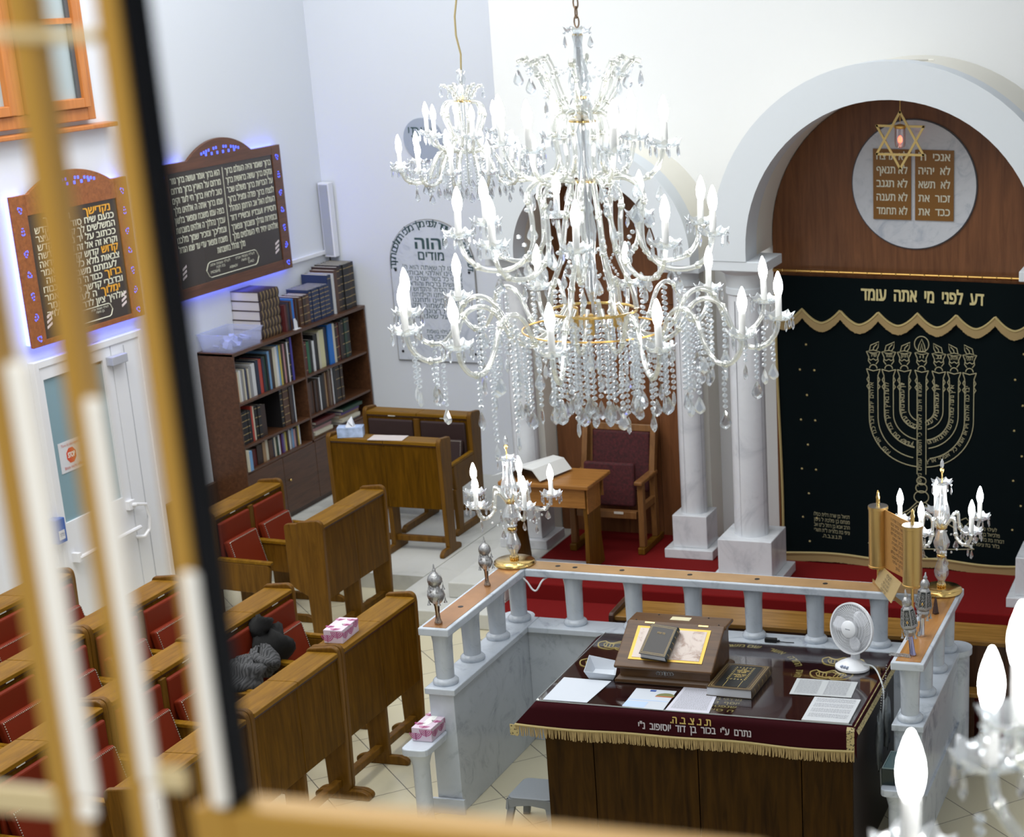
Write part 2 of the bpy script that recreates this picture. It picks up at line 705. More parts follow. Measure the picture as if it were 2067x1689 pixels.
# ------------------------------------------------------------------ left door
door = thing('door_1', 'white double door with tall blue-grey glass in the left wall', 'door', (-9.0, 11.85, 0))
door['kind'] = 'structure'
WD = flat('white_door', (.80, .82, .86), .4)
frame(0, 1.36, 0, 2.13, .055, .0, .05, 'door_frame', door, WD)
lf = G().box((.0, .055, .02), (.04, .06 + .035, 2.075)).box((.0, .82, .02), (.04, .93, 2.075)).box((.0, .095, .02), (.04, .82, .87)).box((.0, .095, 1.985), (.04, .82, 2.075)).build('door_leaf', WD, door)
G().box((.012, .095, .87), (.022, .82, 1.985)).build('glass_panel', flat('frosted_blue_glass', (.23, .36, .42), .25), lf)
lf2 = G().box((.0, .94, .02), (.04, 1.305, 2.075)).build('door_leaf', WD, door)
G().box((.041, 1.10, .06), (.043, 1.105, 2.05)).build('seam', flat('seam_grey', (.4, .42, .46), .6), lf2)
pb = G().tube([(.09, .12, .59), (.09, .92, .60)], .017, 8).box((.04, .10, .56), (.10, .14, .63)).build('push_bar', WHITEP, door, smooth=True)
ph = G().tube([(.04, .88, .79), (.10, .89, .80), (.11, 1.0, .77), (.11, 1.03, .66), (.10, 1.02, .55), (.09, .96, .51), (.04, .92, .51)], .014, 8).box((.04, .84, .76), (.075, .92, .83)).build('push_handle', WHITEP, door, smooth=True)
G().box((.04, .86, 1.93), (.10, 1.06, 2.0)).build('door_closer', flat('grey_metal', (.42, .44, .50), .4), door, bevel=.006)

# ------------------------------------------------------------------ arches over the ark and the chair recess


def arch(name, cx, zc, ri, ro, zb, y0, y1, mat, n=40):
    pts = [(cx + ro, zb)] + [(cx + ro * math.cos(PI * i / n), zc + ro * math.sin(PI * i / n)) for i in range(n + 1)] + [(cx - ro, zb), (cx - ri, zb)]
    pts += [(cx - ri * math.cos(PI * i / n), zc + ri * math.sin(PI * i / n)) for i in range(n + 1)] + [(cx + ri, zb)]
    m = len(pts)
    g = G()
    vs = [(p[0], y0, p[1]) for p in pts] + [(p[0], y1, p[1]) for p in pts]
    g.add(vs, [(i, (i + 1) % m, m + (i + 1) % m, m + i) for i in range(m)])
    # front and back faces as quads between outer and inner rings
    o = [0] + list(range(1, n + 2)) + [n + 2]
    q = list(range(n + 3, m))[::-1]
    for off in (0, m):
        for i in range(len(o) - 1):
            g.f.append((o[i] + off, o[i + 1] + off, q[i + 1] + off, q[i] + off))
    return g.build(name, mat, None, smooth=True, ang=30)


AX, AZ = -2.785, 2.925
struct(arch('trim_3', AX, AZ, 1.105, 1.37, 2.84, 13.2, 13.50, BLUEW), 'wide pale arch face over the curtained ark', 'arch')
struct(arch('trim_4', AX, AZ, 1.125, 1.352, 2.84, 13.50, 14.5, WARMW), 'cream arch vault running back over the ark', 'arch')
SX, SZ = -5.365, 2.76
struct(arch('trim_5', SX, SZ, .60, .86, 2.70, 13.75, 13.98, BLUEW), 'smaller pale arch face over the chair recess', 'arch')
struct(arch('trim_6', SX, SZ, .615, .85, 2.70, 13.98, 14.5, WARMW), 'cream vault behind the smaller arch', 'arch')
g = G().tube([(AX - .10 + .35 * math.cos(a), 13.55 + .1 * math.sin(3 * a), AZ + 1.36 + .0 * a) for a in [i * .3 for i in range(6)]], .008, 6)
tag(g.build('loose_cable', flat('cream_cable', (.75, .73, .66), .6), smooth=True), 'thin cream cable lying on top of the big ark arch', 'cable')

# ------------------------------------------------------------------ columns


def column(x, y, half, zs, zp, r, ztop, cap, label, ab):
    t = thing('marble_column', label, 'column', (x, y, .26), 0, None)
    G().box((-half - .06, -half - .055, 0), (half + .06, half + .055, .08)).build('base_slab', MARBC, t, bevel=.006)
    G().box((-half, -half, .08), (half, half, zp - .26)).build('plinth', MARBC, t, bevel=.006)
    sh = G().lathe([(r, zp - .26), (r * .985, 1.2), (r * .95, cap - .26)], 36).build('shaft', MARBC, t, smooth=True)
    for a in (-.35, 1.15, 2.8):
        G().box((-.0012, r * .965, zp - .25), (.0012, r * 1.004, cap - .30)).build('joint_line', flat('joint_grey', (.30, .30, .33), .6), sh).rotation_euler = (0, 0, a + PI)
    G().lathe([(r * .97, cap - .26), (r * 1.05, cap - .25), (r * 1.05, cap - .21), (r * .98, cap - .20), (r * 1.10, cap - .10), (ab * .97, ztop - .26 - .085), (ab * .97, ztop - .26 - .075)], 36).build('capital', BLUEW, t, smooth=True)
    G().box((-ab - .02, -ab - .02, ztop - .26 - .075), (ab + .02, ab + .02, ztop - .26)).build('abacus', BLUEW, t, bevel=.006)
    return t


column(-3.975, 13.44, .22, .08, .65, .137, 2.84, 2.56, 'thick marble column on a square plinth left of the dark green curtain', .215)
column(-1.60, 13.44, .22, .08, .65, .137, 2.84, 2.56, 'thick marble column right of the dark green curtain', .215)
column(-4.64, 14.03, .148, .08, .618, .108, 2.70, 2.50, 'slender marble column right of the red armchair', .15)
column(-6.09, 14.03, .148, .08, .80, .108, 2.70, 2.50, 'slender marble column behind the reading desk', .15)
for x in (-4.64, -6.09):
    struct(G().box((x - .10, 14.2, .26), (x + .10, 14.5, 2.70)).build('trim_7', WARMW))
pan = thing('wood_panelling', 'brown wood panelling behind the red armchair under the small arch', 'panelling', (SX, 14.47, .26))
for i in range(4):
    x0 = -.615 + .3075 * i
    G().box((x0 + .002, -.03, 0), (x0 + .3055, 0.0, 1.42)).build('board', ARKWOOD, pan)
    G().box((x0 + .002, -.03, 1.425), (x0 + .3055, 0.0, 2.0)).build('board', ARKWOOD, pan)
pts = [(-.613, 2.005), (.613, 2.005), (.613, 2.44)] + [(.613 * math.cos(PI * i / 24), 2.50 + .613 * math.sin(PI * i / 24)) for i in range(25)] + [(-.613, 2.44)]
G().prism(pts, 'y', -.03, 0).build('arched_board', ARKWOOD, pan)

# ------------------------------------------------------------------ ark
ark = thing('ark_cabinet', 'arched brown wooden face of the ark above the curtain', 'ark', (AX, 14.05, .26))
pts = [(-1.12, 0), (1.12, 0), (1.12, 2.6)] + [(1.12 * math.cos(PI * i / 40), AZ - .26 + 1.12 * math.sin(PI * i / 40)) for i in range(41)] + [(-1.12, 2.6)]
G().prism(pts, 'y', -.04, 0).build('board', ARKWOOD, ark)
disc = thing('marble_disc', 'round grey marble disc on the ark behind the star', 'disc', (AX + .018, 14.008, 3.345))
G().prism([(.492 * math.cos(2 * PI * i / 64), .492 * math.sin(2 * PI * i / 64)) for i in range(64)], 'y', -.012, 0).build('rim', flat('dark_rim', (.05, .055, .07), .4), disc)
G().prism([(.483 * math.cos(2 * PI * i / 64), .483 * math.sin(2 * PI * i / 64)) for i in range(64)], 'y', -.02, -.012).build('face', marble('disc_marble', (.60, .63, .68), (.44, .48, .56), 6), disc)
TAB = flat('tablet_brown', (.22, .095, .012), .3, bump=.02)
SILT = flat('pale_raised_letters', (.74, .72, .58), .3, .3)
for k, (x0, x1, lines) in enumerate([(-3.085, -2.788, ['לא תרצח', 'לא תנאף', 'לא תגנב', 'לא תענה', 'לא תחמד']), (-2.757, -2.456, ["אנכי  ה'", 'לא  יהיה', 'לא  תשא', 'זכור  את', 'כבד  את'])]):
    t = thing('tablet', ['left brown tablet of five lines on the marble disc', 'right brown tablet of five lines on the marble disc'][k], 'tablet', ((x0 + x1) / 2, 13.986, 3.08), 0, None)
    hw = (x1 - x0) / 2
    G().box((-hw, -.012, 0), (hw, 0, .53)).build('slab', TAB, t)
    g = G()
    for i, s in enumerate(lines):
        put_text(g, s, (0, -.014, .452 - i * .103), (1, 0, 0), (0, 0, 1), .05, hw * 1.62, bold=.02)
    g.build('lettering', SILT, t, fix=False)
star = thing('star_lamp', 'golden six-pointed star with a small red lamp hanging in the ark arch', 'star', (-2.80, 13.62, 3.71))
STG = flat('star_gold', (.62, .45, .17), .4, .5)
for s in (1, -1):
    g = G()
    Rr = .205
    P = [Vector((Rr * math.sin(2 * PI * i / 3), 0, s * Rr * math.cos(2 * PI * i / 3))) for i in range(3)]
    for i in range(3):
        a, b2 = P[i], P[(i + 1) % 3]
        d = (b2 - a).normalized()
        nrm = Vector((-d.z, 0, d.x)) * .0085
        y = .006
        vs = []
        for q in (a - d * .006, b2 + d * .006):
            for yy in (-y - s * .002, y - s * .002):
                vs += [q + nrm + Vector((0, yy, 0)), q - nrm + Vector((0, yy, 0))]
        g.add(vs, [(0, 1, 3, 2), (4, 6, 7, 5), (0, 2, 6, 4), (1, 5, 7, 3), (0, 4, 5, 1), (2, 3, 7, 6)])
    g.build('triangle', STG, star)
G().tube([(0, 0, .20), (0, 0, .315)], .003, 6).tube([(0, 0, .20), (0, 0, .11)], .002, 6).build('hanging_wire', GOLD, star)
G().lathe([(.040, .085), (.044, .092), (.044, .105), (.03, .112), (.012, .118)], 20).build('lamp_cap', GOLD, star, smooth=True)
G().lathe([(.012, -.055), (.036, -.045), (.042, -.02), (.041, .085)], 20).build('lamp_glass', glossglass('lamp_glass', .25, (.85, .72, .72), .1), star, smooth=True)
G().lathe([(.0, -.02), (.016, -.01), (.018, .012), (.008, .03), (0, .034)], 12).build('red_light', emit('red_flame', (1, .10, .04), 6), star, smooth=True)

rod = thing('curtain_rod', 'thin brass rod across the top of the dark green curtain', 'rod', (AX, 13.93, 2.665))
G().tube([(-1.10, 0, 0), (1.10, 0, 0)], .012, 10).build('pole', GOLD, rod, smooth=True)
for i in range(19):
    x = -1.02 + i * 2.04 / 18
    G().tube([(x, .017 * math.cos(a), .017 * math.sin(a)) for a in [2 * PI * j / 12 for j in range(12)]], .0035, 5, True).build('ring', BRASS, rod, smooth=True)

# ------------------------------------------------------------------ curtain
VEL = flat('dark_green_velvet', (.0016, .0048, .0058), .95, spec=.12)
cur = thing('ark_curtain', 'dark green velvet ark curtain embroidered with a golden menorah', 'curtain', (AX, 13.955, 0))
CL, CR = -1.09, 1.09


def cy(x, z):
    return .010 * math.sin(x * 5.2 + .6) + .006 * math.sin(x * 11 + z * .8)


def sheet(x0, x1, zb, zt, nx, nz, off, th, bottom=None):
    g = G()
    vs, fs = [], []
    for o in (0, th):
        for k in range(nz + 1):
            for i in range(nx + 1):
                x = x0 + (x1 - x0) * i / nx
                lo = bottom(x) if bottom else zb
                z = lo + (zt - lo) * k / nz
                vs.append((x, cy(x, z) - off + o, z))
    M = (nx + 1) * (nz + 1)
    for k in range(nz):
        for i in range(nx):
            a = k * (nx + 1) + i
            q = (a, a + 1, a + nx + 2, a + nx + 1)
            fs.append(q)
            fs.append(tuple(x + M for x in q[::-1]))
    for i in range(nx):
        a, c = i, nz * (nx + 1) + i
        fs.append((a, a + M, a + 1 + M, a + 1))
        fs.append((c, c + 1, c + 1 + M, c + M))
    for k in range(nz):
        a, c = k * (nx + 1), k * (nx + 1) + nx
        fs.append((a, a + nx + 1, a + nx + 1 + M, a + M))
        fs.append((c, c + M, c + nx + 1 + M, c + nx + 1))
    return g.add(vs, fs)


sheet(CL, CR, .32, 2.62, 60, 12, 0, .01).build('panel', VEL, cur, smooth=True, fix=False)


def scal(x):
    u = ((x - CL) / .309 + .295) % 1.0
    return 2.252 + .105 * abs(2 * u - 1) ** 1.7


val = sheet(CL, CR, 2.2, 2.625, 88, 4, .018, .008, scal).build('valance', VEL, cur, smooth=True, fix=False)


def fringe(g, P, up, down, r=.004, n=None, jig=.003):
    for p, dn in P:
        x, y, z = p
        a = random.uniform(-jig, jig)
        g.box((x - r, y - r, z - dn - a), (x + r * .8, y + r, z))


FR = flat('gold_fringe', (.42, .30, .13), .7, bump=.3, bscale=200)
g = G()
for i in range(330):
    x = CL + (CR - CL) * (i + .5) / 330
    fringe(g, [((x, cy(x, 2.3) - .024, scal(x) + .012), .075)], 0, 0, .0031)
g.build('valance_fringe', FR, val)
g = G()
P = [(CL + (CR - CL) * i / 200, cy(CL + (CR - CL) * i / 200, 2.3) - .024, scal(CL + (CR - CL) * i / 200) + .008) for i in range(201)]
g.tube(P, .011, 6).build('valance_braid', GOLDT, val, smooth=True)
g = G()
zb = lambda x: .335 + .012 * math.sin(x * 7)
for i in range(330):
    x = CL + (CR - CL) * (i + .5) / 330
    fringe(g, [((x, cy(x, .3) - .004, zb(x)), .072)], 0, 0, .0032)
g.build('bottom_fringe', FR, cur)
G().tube([(CL + (CR - CL) * i / 60, cy(CL + (CR - CL) * i / 60, .3) - .006, zb(CL + (CR - CL) * i / 60)) for i in range(61)], .012, 6).build('bottom_braid', GOLDT, cur, smooth=True)
for x in (CL + .004, CR - .004):
    G().tube([(x + .012 * math.sin(z * 2.2), cy(x, z) - .008, z) for z in [.34 + .06 * i for i in range(38)]], .011, 6).build('side_braid', GOLDT, cur, smooth=True)
EMB = flat('embroidery', (.40, .37, .22), .7)


def cw(p, off=.003):
    return (p.x, cy(p.x, p.z) - off - abs(p.y), p.z)


g = G()
put_text(g, 'דע  לפני  מי  אתה  עומד', (.095, 0, 2.455), (1, 0, -.012), (0, 0, 1), .085, .965, bold=.035, warp=lambda p: cw(p, .022))
g.build('lettering', flat('gold_letters', (.62, .54, .26), .5), val, fix=False)
# menorah, drawn in world x relative to the curtain middle
MX = .085


def line(g, pts, r=.0042, closed=False):
    g.tube([cw(Vector((MX + x, 0, z)), .004) for x, z in pts], r, 5, closed)


g = G()
gt = G()
zc = 1.52
branches = [(-.385, .385), (-.262, .262), (-.139, .139)]
ZT = 1.845
words = ['אלהים יחננו ויברכנו יאר פניו', 'לדעת בארץ דרכך בכל גוים ישועתך', 'יודוך עמים אלהים יודוך עמים כלם', 'ישמחו וירננו לאמים כי תשפט עמים מישור', 'יודוך עמים אלהים יודוך עמים', 'ארץ נתנה יבולה יברכנו אלהים אלהינו', 'יברכנו אלהים וייראו אותו כל אפסי ארץ']


def branch_path(R, off, side):
    r = R + off
    zz = zc - (.385 - R) * -.30
    P = [(side * r, ZT - .02 * i) for i in range(int((ZT - zz) / .02))]
    P += [(side * r * math.cos(a), zz - r * .95 * math.sin(a)) for a in [i * PI / 2 / 16 for i in range(17)]]
    P = [p for p in P if abs(p[0]) > .036 or p[1] > zz]
    return P


for _, R in branches:
    for side in (-1, 1):
        for off in (-.036, .036):
            line(g, branch_path(R, off, side))
for x in (-.036, .036):
    line(g, [(x, ZT), (x, 1.06)])
xs = [-.385, -.262, -.139, 0, .139, .262, .385]
for i, x in enumerate(xs):
    for s in (-1, 1):
        line(g, [(x + s * .036, ZT - .10), (x + s * .053, ZT - .075), (x + s * .036, ZT - .05), (x + s * .052, ZT - .02), (x + s * .036, ZT + .01), (x + s * .055, ZT + .065)])
        line(g, [(x + s * .022, ZT + .105), (x + s * .040, ZT + .13), (x + s * .035, ZT + .16), (x + s * .055, ZT + .205)])
    line(g, [(x - .055, ZT + .065), (x, ZT + .05), (x + .055, ZT + .065)])
    line(g, [(x + .030 * math.cos(a), ZT + .07 + .03 * math.sin(a)) for a in [PI * j / 8 for j in range(9)]])
    line(g, [(x - .055, ZT + .205), (x, ZT + .192), (x + .055, ZT + .205), (x, ZT + .218)], closed=True)
    line(g, [(x - .04, ZT + .15), (x - .02, ZT + .135), (x, ZT + .148), (x + .02, ZT + .135), (x + .04, ZT + .15)])
    s = 1 if x < 0 else -1
    if x:
        line(g, [(x - s * .03, ZT + .212), (x - s * .02, ZT + .255), (x + s * .045, ZT + .285), (x + s * .04, ZT + .24), (x + s * .02, ZT + .21)])
        line(g, [(x, ZT + .215), (x + s * .005, ZT + .24), (x + s * .03, ZT + .265)])
    else:
        line(g, [(.058 * math.cos(a), ZT + .275 + .062 * math.sin(a)) for a in [2 * PI * j / 20 for j in range(20)]], closed=True)
        line(g, [(-.03, ZT + .22), (-.022, ZT + .265), (0, ZT + .315), (.022, ZT + .265), (.03, ZT + .22)])
        line(g, [(-.012, ZT + .22), (0, ZT + .28), (.012, ZT + .22)])
    put_text(gt, ['שיר', 'מזמור', 'תתן', 'ה', 'גנ', 'אלהים', 'לפני'][i], (MX + x, 0, ZT + .165), (1, 0, 0), (0, 0, 1), .028, .055, bold=.02, warp=cw)
    side = -1 if x < 0 else 1
    if x:
        R = abs(x)
        P = [Vector((MX + p[0], 0, p[1])) for p in branch_path(R, 0, side) if p[1] < ZT - .03]
    else:
        P = [Vector((MX, 0, ZT - .03 - .02 * j)) for j in range(44)]
    path_text(gt, words[i], P, lambda p, d: Vector((d.z, 0, -d.x)), .030, bold=.012, warp=cw, flip=1)
# the foot of the menorah
for z0, r in ((1.005, .038), (.945, .046), (.87, .060)):
    line(g, [(r * math.cos(a), z0 + r * .85 * math.sin(a)) for a in [2 * PI * j / 18 for j in range(18)]], closed=True)
for s in (-1, 1):
    line(g, [(s * .03, .83), (s * .10, .76), (s * .20, .70), (s * .33, .67), (s * .36, .62), (s * .33, .57), (s * .40, .47), (s * .44, .46)])
    line(g, [(s * .03, .80), (s * .13, .71), (s * .29, .62), (s * .31, .55)])
    line(g, [(s * .36, .64), (s * .40, .69), (s * .37, .72), (s * .33, .70)])
    line(g, [(s * .05, .77), (s * .09, .64), (s * .12, .52)])
line(g, [(-.44, .46), (-.2, .44), (0, .43), (.2, .44), (.44, .46)])
line(g, [(.02, .38), (.06, .35), (.13, .36), (.17, .40), (.15, .42)])
g.build('menorah_embroidery', EMB, cur, smooth=True, fix=False)
gn = G()
left = ['דניאל בן שרה דלית כסלו', 'מנחם בן מלכה ל ניסן', 'הרב אבא בן רחל כ"ט אב', 'ציפי בת בלוריה ל"ת תשרי', 'ת.נ.צ.ב.ה.']
right = ['לעילוי נשמת', 'מלכיאל בן ברכה', 'דבורה בת בלוריה אדר', 'בלור בת ציפורה']
for k, s in enumerate(left):
    put_text(gt, s, (-.66, 0, .66 - k * .045), (1, 0, -.05), (0, 0, 1), .027, min(.30, .016 * len(s)), bold=.01, warp=cw)
for k, s in enumerate(right):
    put_text(gt, s, (.62, 0, .62 - k * .045), (1, 0, -.05), (0, 0, 1), .027, min(.30, .016 * len(s)), bold=.01, warp=cw)
gt.build('embroidered_words', EMB, cur, fix=False)
g = G()
for side in (-1, 1):
    for k in range(9):
        z = 2.08 - k * .205
        for x in ((.90,) if k % 2 == 0 else (.835, .955)):
            X = side * x + (0.05 if side < 0 else .0)
            n = 6
            ps = [(X + (.013 if j % 2 == 0 else .005) * math.cos(PI * j / n + .3), (.013 if j % 2 == 0 else .005) * math.sin(PI * j / n + .3) + z) for j in range(2 * n)]
            vs = [cw(Vector((p[0], 0, p[1])), .003) for p in ps] + [cw(Vector((X, 0, z)), .007)]
            g.add(vs, [(j, (j + 1) % (2 * n), 2 * n) for j in range(2 * n)])
g.build('star_spangles', flat('gold_spangle', (.62, .50, .22), .4), cur, fix=False)

# ------------------------------------------------------------------ back wall: marble tablets and the loudspeaker


def round_top(w2, h, n=28):
    return [(-w2, 0), (w2, 0)] + [(w2 * math.cos(PI * i / n), h - w2 + w2 * math.sin(PI * i / n)) for i in range(n + 1)]


PLM = marble('plaque_marble', (.70, .74, .80), (.48, .53, .62), 5)
ENG = flat('engraved_green', (.05, .10, .10), .5)
mp_ = thing('marble_plaque', 'white marble prayer tablet with round top on the back wall', 'plaque', (-7.935, YB - .003, 1.248))
G().prism(round_top(.433, 1.37), 'y', -.018, 0).build('edge', flat('plaque_edge', (.30, .29, .27), .5), mp_)
G().prism(round_top(.424, 1.355), 'y', -.024, -.018, Matrix.Translation((0, 0, .008))).build('slab', PLM, mp_)
g = G()
path_text(g, "דע לפני מי אתה עומד לפני מלך מלכי המלכים הקבה", [Vector((.365 * math.cos(a), -.026, .935 + .365 * math.sin(a))) for a in [-.1 + (PI + .2) * i / 40 for i in range(41)]], lambda p, d: Vector((-d.z, 0, d.x)) * -1, .055, bold=.02, flip=1)
put_text(g, 'יהוה', (0, -.026, 1.09), (1, 0, 0), (0, 0, 1), .10, .30, bold=.03)
put_text(g, 'מודים', (0, -.026, .985), (1, 0, 0), (0, 0, 1), .075, .26, bold=.02)
for k, s in enumerate(["אנחנו לך שאתה הוא ה'", 'אלהינו ואלהי אבותינו', 'אלהי כל בשר יוצרנו יוצר', 'בראשית ברכות והודאות', 'לשמך הגדול והקדוש על', 'שהחייתנו וקיימתנו', 'כן תחיינו ותחננו', 'קדשך לשמור חקיך', 'ולעשות רצונך בלבב', 'שלם על שאנו ברוך']):
    put_text(g, s, (0, -.026, .89 - k * .052), (1, 0, 0), (0, 0, 1), .040, .60 if k not in (5, 6) else .45, bold=.015)
for k, s in enumerate(['לעילוי נשמת', 'מרדכי בן', 'שרה זל']):
    put_text(g, s, (.02, -.026, .28 - k * .05), (1, 0, 0), (0, 0, 1), .032, .26, bold=.01)
g.build('lettering', ENG, mp_, fix=False)
for x, z in ((-.375, .88), (-.375, .09), (.375, .88), (.375, .09)):
    G().lathe([(.013, 0), (.013, .006), (.006, .01), (0, .011)], 12).build('screw', BLACK, mp_, loc=(x, -.024, z)).rotation_euler = (PI / 2, 0, 0)
rp = thing('round_plaque', 'small round grey plaque high on the back wall behind the small chandelier', 'plaque', (-7.92, YB, 3.355))
G().prism([(.195 * math.cos(2 * PI * i / 40), .195 * math.sin(2 * PI * i / 40)) for i in range(40)], 'y', -.02, 0).build('disc', flat('plaque_greyblue', (.42, .47, .56), .5), rp)
g = G()
put_text(g, 'שויתי', (0, -.022, .02), (1, 0, 0), (0, 0, 1), .09, .28)
g.build('lettering', ENG, rp, fix=False)
sp = thing('loudspeaker', 'slim white column loudspeaker in the far left corner', 'loudspeaker', (-8.93, YB - .085, 2.24))
G().box((-.055, -.03, 0), (.055, .06, .70)).build('cabinet', WHITEP, sp, bevel=.008)
G().box((-.042, -.036, .02), (.042, -.03, .68)).build('grille', flat('speaker_grille', (.40, .42, .45), .6, bump=.4, bscale=300), sp)
G().tube([(-.03, .02, 0), (-.032, .03, -.06), (-.02, .05, -.14), (-.015, .075, -.2)], .007, 6).build('cable', BLACK, sp, smooth=True)
# ================================================================== LEFT WALL: prayer boards
LED = emit('blue_led', (.10, .14, 1.0), 6.5)
LEDH = emit('blue_led_cutout', (.07, .11, 1.0), 1.6)
BROWNP = flat('brown_panel', (.040, .028, .020), .25)
CREAMT = flat('cream_letters', (.85, .85, .68), .5)
ORANGET = flat('orange_letters', (.85, .42, .04), .5)


def board(name, label, y0, y1, z0, z1, zpk, aw, t, inner, lines, orange, foot, centre, woodm):
    L_, Hh = y1 - y0, z1 - z0
    r = thing(name, label, 'sign', (-9.0, y0, z0), 0, 'framed prayer boards on the left wall')
    # outline in (y, z) with a segmental head
    c = L_ / 2
    ap = zpk - z1
    R = (aw * aw + ap * ap) / (2 * ap)
    a0 = math.asin(min(1, aw / R))
    head = [(c + R * math.sin(a), Hh + ap - R + R * math.cos(a)) for a in [a0 - 2 * a0 * i / 24 for i in range(25)]]
    out = [(0, 0), (L_, 0), (L_, Hh)] + head + [(0, Hh)]
    iy0, iy1, iz0, iz1 = inner
    G().prism(out, 'x', .045, .058).build('backing', woodm, r, bevel=.004)
    g = G()
    g.box((.058, 0, 0), (.072, iy0, Hh)).box((.058, iy1, 0), (.072, L_, Hh)).box((.058, iy0, 0), (.072, iy1, iz0))
    g.prism([(iy0, iz1), (iy1, iz1), (iy1, Hh)] + head + [(iy0, Hh)], 'x', .058, .072)
    g.build('frame', woodm, r, bevel=.003)
    G().box((.058, iy0, iz0), (.064, iy1, iz1)).build('panel', BROWNP, r)
    led = G().box((.004, .02, .015), (.04, L_ - .02, .035)).box((.004, .02, Hh - .035), (.04, c - aw, Hh - .015)).box((.004, c + aw, Hh - .035), (.04, L_ - .02, Hh - .015)).box((.004, .015, .02), (.04, .035, Hh - .02)).box((.004, L_ - .035, .02), (.04, L_ - .015, Hh - .02))
    led.build('light_strip', LED, r)
    g = G()
    for s in (0, 1):
        yy = (iy0 * .5) if s == 0 else (L_ + iy1) / 2
        for k in range(7):
            z = .06 + (Hh - .16) * k / 6
            for q in range(5):
                a = q * 1.26 + k
                rr = .012 if q % 2 else .020
                g.tube([(.073, yy + rr * math.cos(a + u), z + rr * 1.3 * math.sin(a + u)) for u in (0, .25, .5, .75)], .0042, 4)
    for q in range(16):
        u = -.8 + 1.6 * q / 15
        if abs(u) < .12 or .35 < abs(u) < .45:
            continue
        g.box((.0715, c + u * aw * .72 - .010, Hh + ap * .40 - .05 * u * u), (.0745, c + u * aw * .72 + .010, Hh + ap * .40 + .022 - .05 * u * u))
        if q % 3 == 0:
            g.box((.0715, c + u * aw * .55 - .012, Hh + ap * .10), (.0745, c + u * aw * .55 + .012, Hh + ap * .10 + .024))
    g.build('blue_cutouts', LEDH, r, fix=False)
    g, go = G(), G()
    n = len(lines)
    zt, dz, h, x0, x1 = foot['top'], foot['dz'], foot['h'], iy0 + foot['m'], iy1 - foot['m']
    for k, s in enumerate(lines):
        for part in ([s] if isinstance(s, str) else s):
            if isinstance(part, tuple):
                txt, fa, fb, isor = part
            else:
                txt, fa, fb, isor = part, 0, 1, False
            A, B = x1 - (x1 - x0) * fa, x1 - (x1 - x0) * fb
            put_text(go if isor else g, txt, (.066, (A + B) / 2, zt - dz * k), (0, 1, 0), (0, 0, 1), h * (1.15 if isor else 1), abs(A - B), bold=.03 if isor else .02)
    if centre:
        g.box((.065, centre - .003, zt - dz * 7.2), (.067, centre + .003, zt + h * 1.3))
    # cartouche with the donors' names
    fc = (iy0 + iy1) / 2
    fw, fh = foot['cw'], foot['ch']
    cart = [(fc - fw, .5 * fh), (fc - fw * .92, .9 * fh), (fc - fw * .85, fh), (fc + fw * .85, fh), (fc + fw * .92, .9 * fh), (fc + fw, .5 * fh), (fc + fw * .92, .1 * fh), (fc + fw * .85, 0), (fc - fw * .85, 0), (fc - fw * .92, .1 * fh)]
    g.tube([(.066, p[0], iz0 + .03 + p[1]) for p in cart], .0035, 4, True)
    for k, s in enumerate(foot['names']):
        for q, part in enumerate(s):
            put_text(g, part, (.066, fc + (q - (len(s) - 1) / 2) * fw * .95 * (-1 if heb(part) else .72), iz0 + .03 + fh * (.72 - .24 * k)), (0, 1, 0), (0, 0, 1), fh * .15, fw * (.74 if heb(part) else .4), bold=.01)
    g.build('lettering', CREAMT, r, fix=False)
    if go.v:
        go.build('orange_lettering', ORANGET, r, fix=False)
    g = G()
    for yy in (iy0 + .075, iy1 - .075):
        for k in range(3):
            z = iz0 + .07 + k * .038
            o = .012 * (k - 1)
            g.prism([(yy - .032 + .5 * o, z), (yy + .032 + .5 * o, z + .026), (yy + .032 + .5 * o, z + .044), (yy - .032 + .5 * o, z + .018)], 'x', .0645, .067)
    g.build('slanted_stripes', flat('pink_white', (.80, .70, .70), .5), r)
    return r


DARKBOARD = wood('board_wood_brown', (.085, .032, .014), (.17, .065, .03), 'y')
board('prayer_board', 'wide brown framed prayer board with two columns of cream lettering above the bookcase', 13.64, 15.585, 2.253, 3.36, 3.505, .50, 0, (.16, 1.80, .09, 1.03),
      [[('ברוך שאמר והיה העולם ברוך', 0, .475, False), ('הוא ברוך אומר ועושה ברוך גוזר', .53, 1, False)],
       [('ומקים ברוך עושה בראשית ברוך', 0, .475, False), ('מרחם על הארץ ברוך מרחם', .53, 1, False)],
       [('על הבריות ברוך משלם שכר', 0, .475, False), ('טוב ליראיו ברוך חי לעד וקים', .53, 1, False)],
       [('לנצח ברוך פודה ומציל ברוך', 0, .475, False), ('שמו ברוך אתה ה אלהינו מלך', .53, 1, False)],
       [('העולם האל אב הרחמן המהלל', 0, .475, False), ('בפה עמו משבח ומפאר בלשון', .53, 1, False)],
       [('חסידיו ועבדיו ובשירי דוד', 0, .475, False), ('עבדך נהללך ה אלהינו בשבחות', .53, 1, False)],
       [('ובזמירות נגדלך ונשבחך ונפארך', 0, .475, False), ('ונמליכך ונזכיר שמך מלכנו', .53, 1, False)],
       [('אלהינו יחיד חי העולמים מלך', 0, .475, False), ('משבח ומפאר עדי עד שמו הגדול', .53, 1, False)],
       [('מלך מהלל בתשבחות', .36, .64, False)]],
      False, dict(top=.945, dz=.080, h=.046, m=.03, cw=.42, ch=.13, names=[['לעילוי נשמת אבינו', 'לעילוי נשמת אמנו'], ['בן משה', 'בת חנה'], ['MOSHE', 'ABAEV', 'DAD']]), .98 + .0, DARKBOARD)
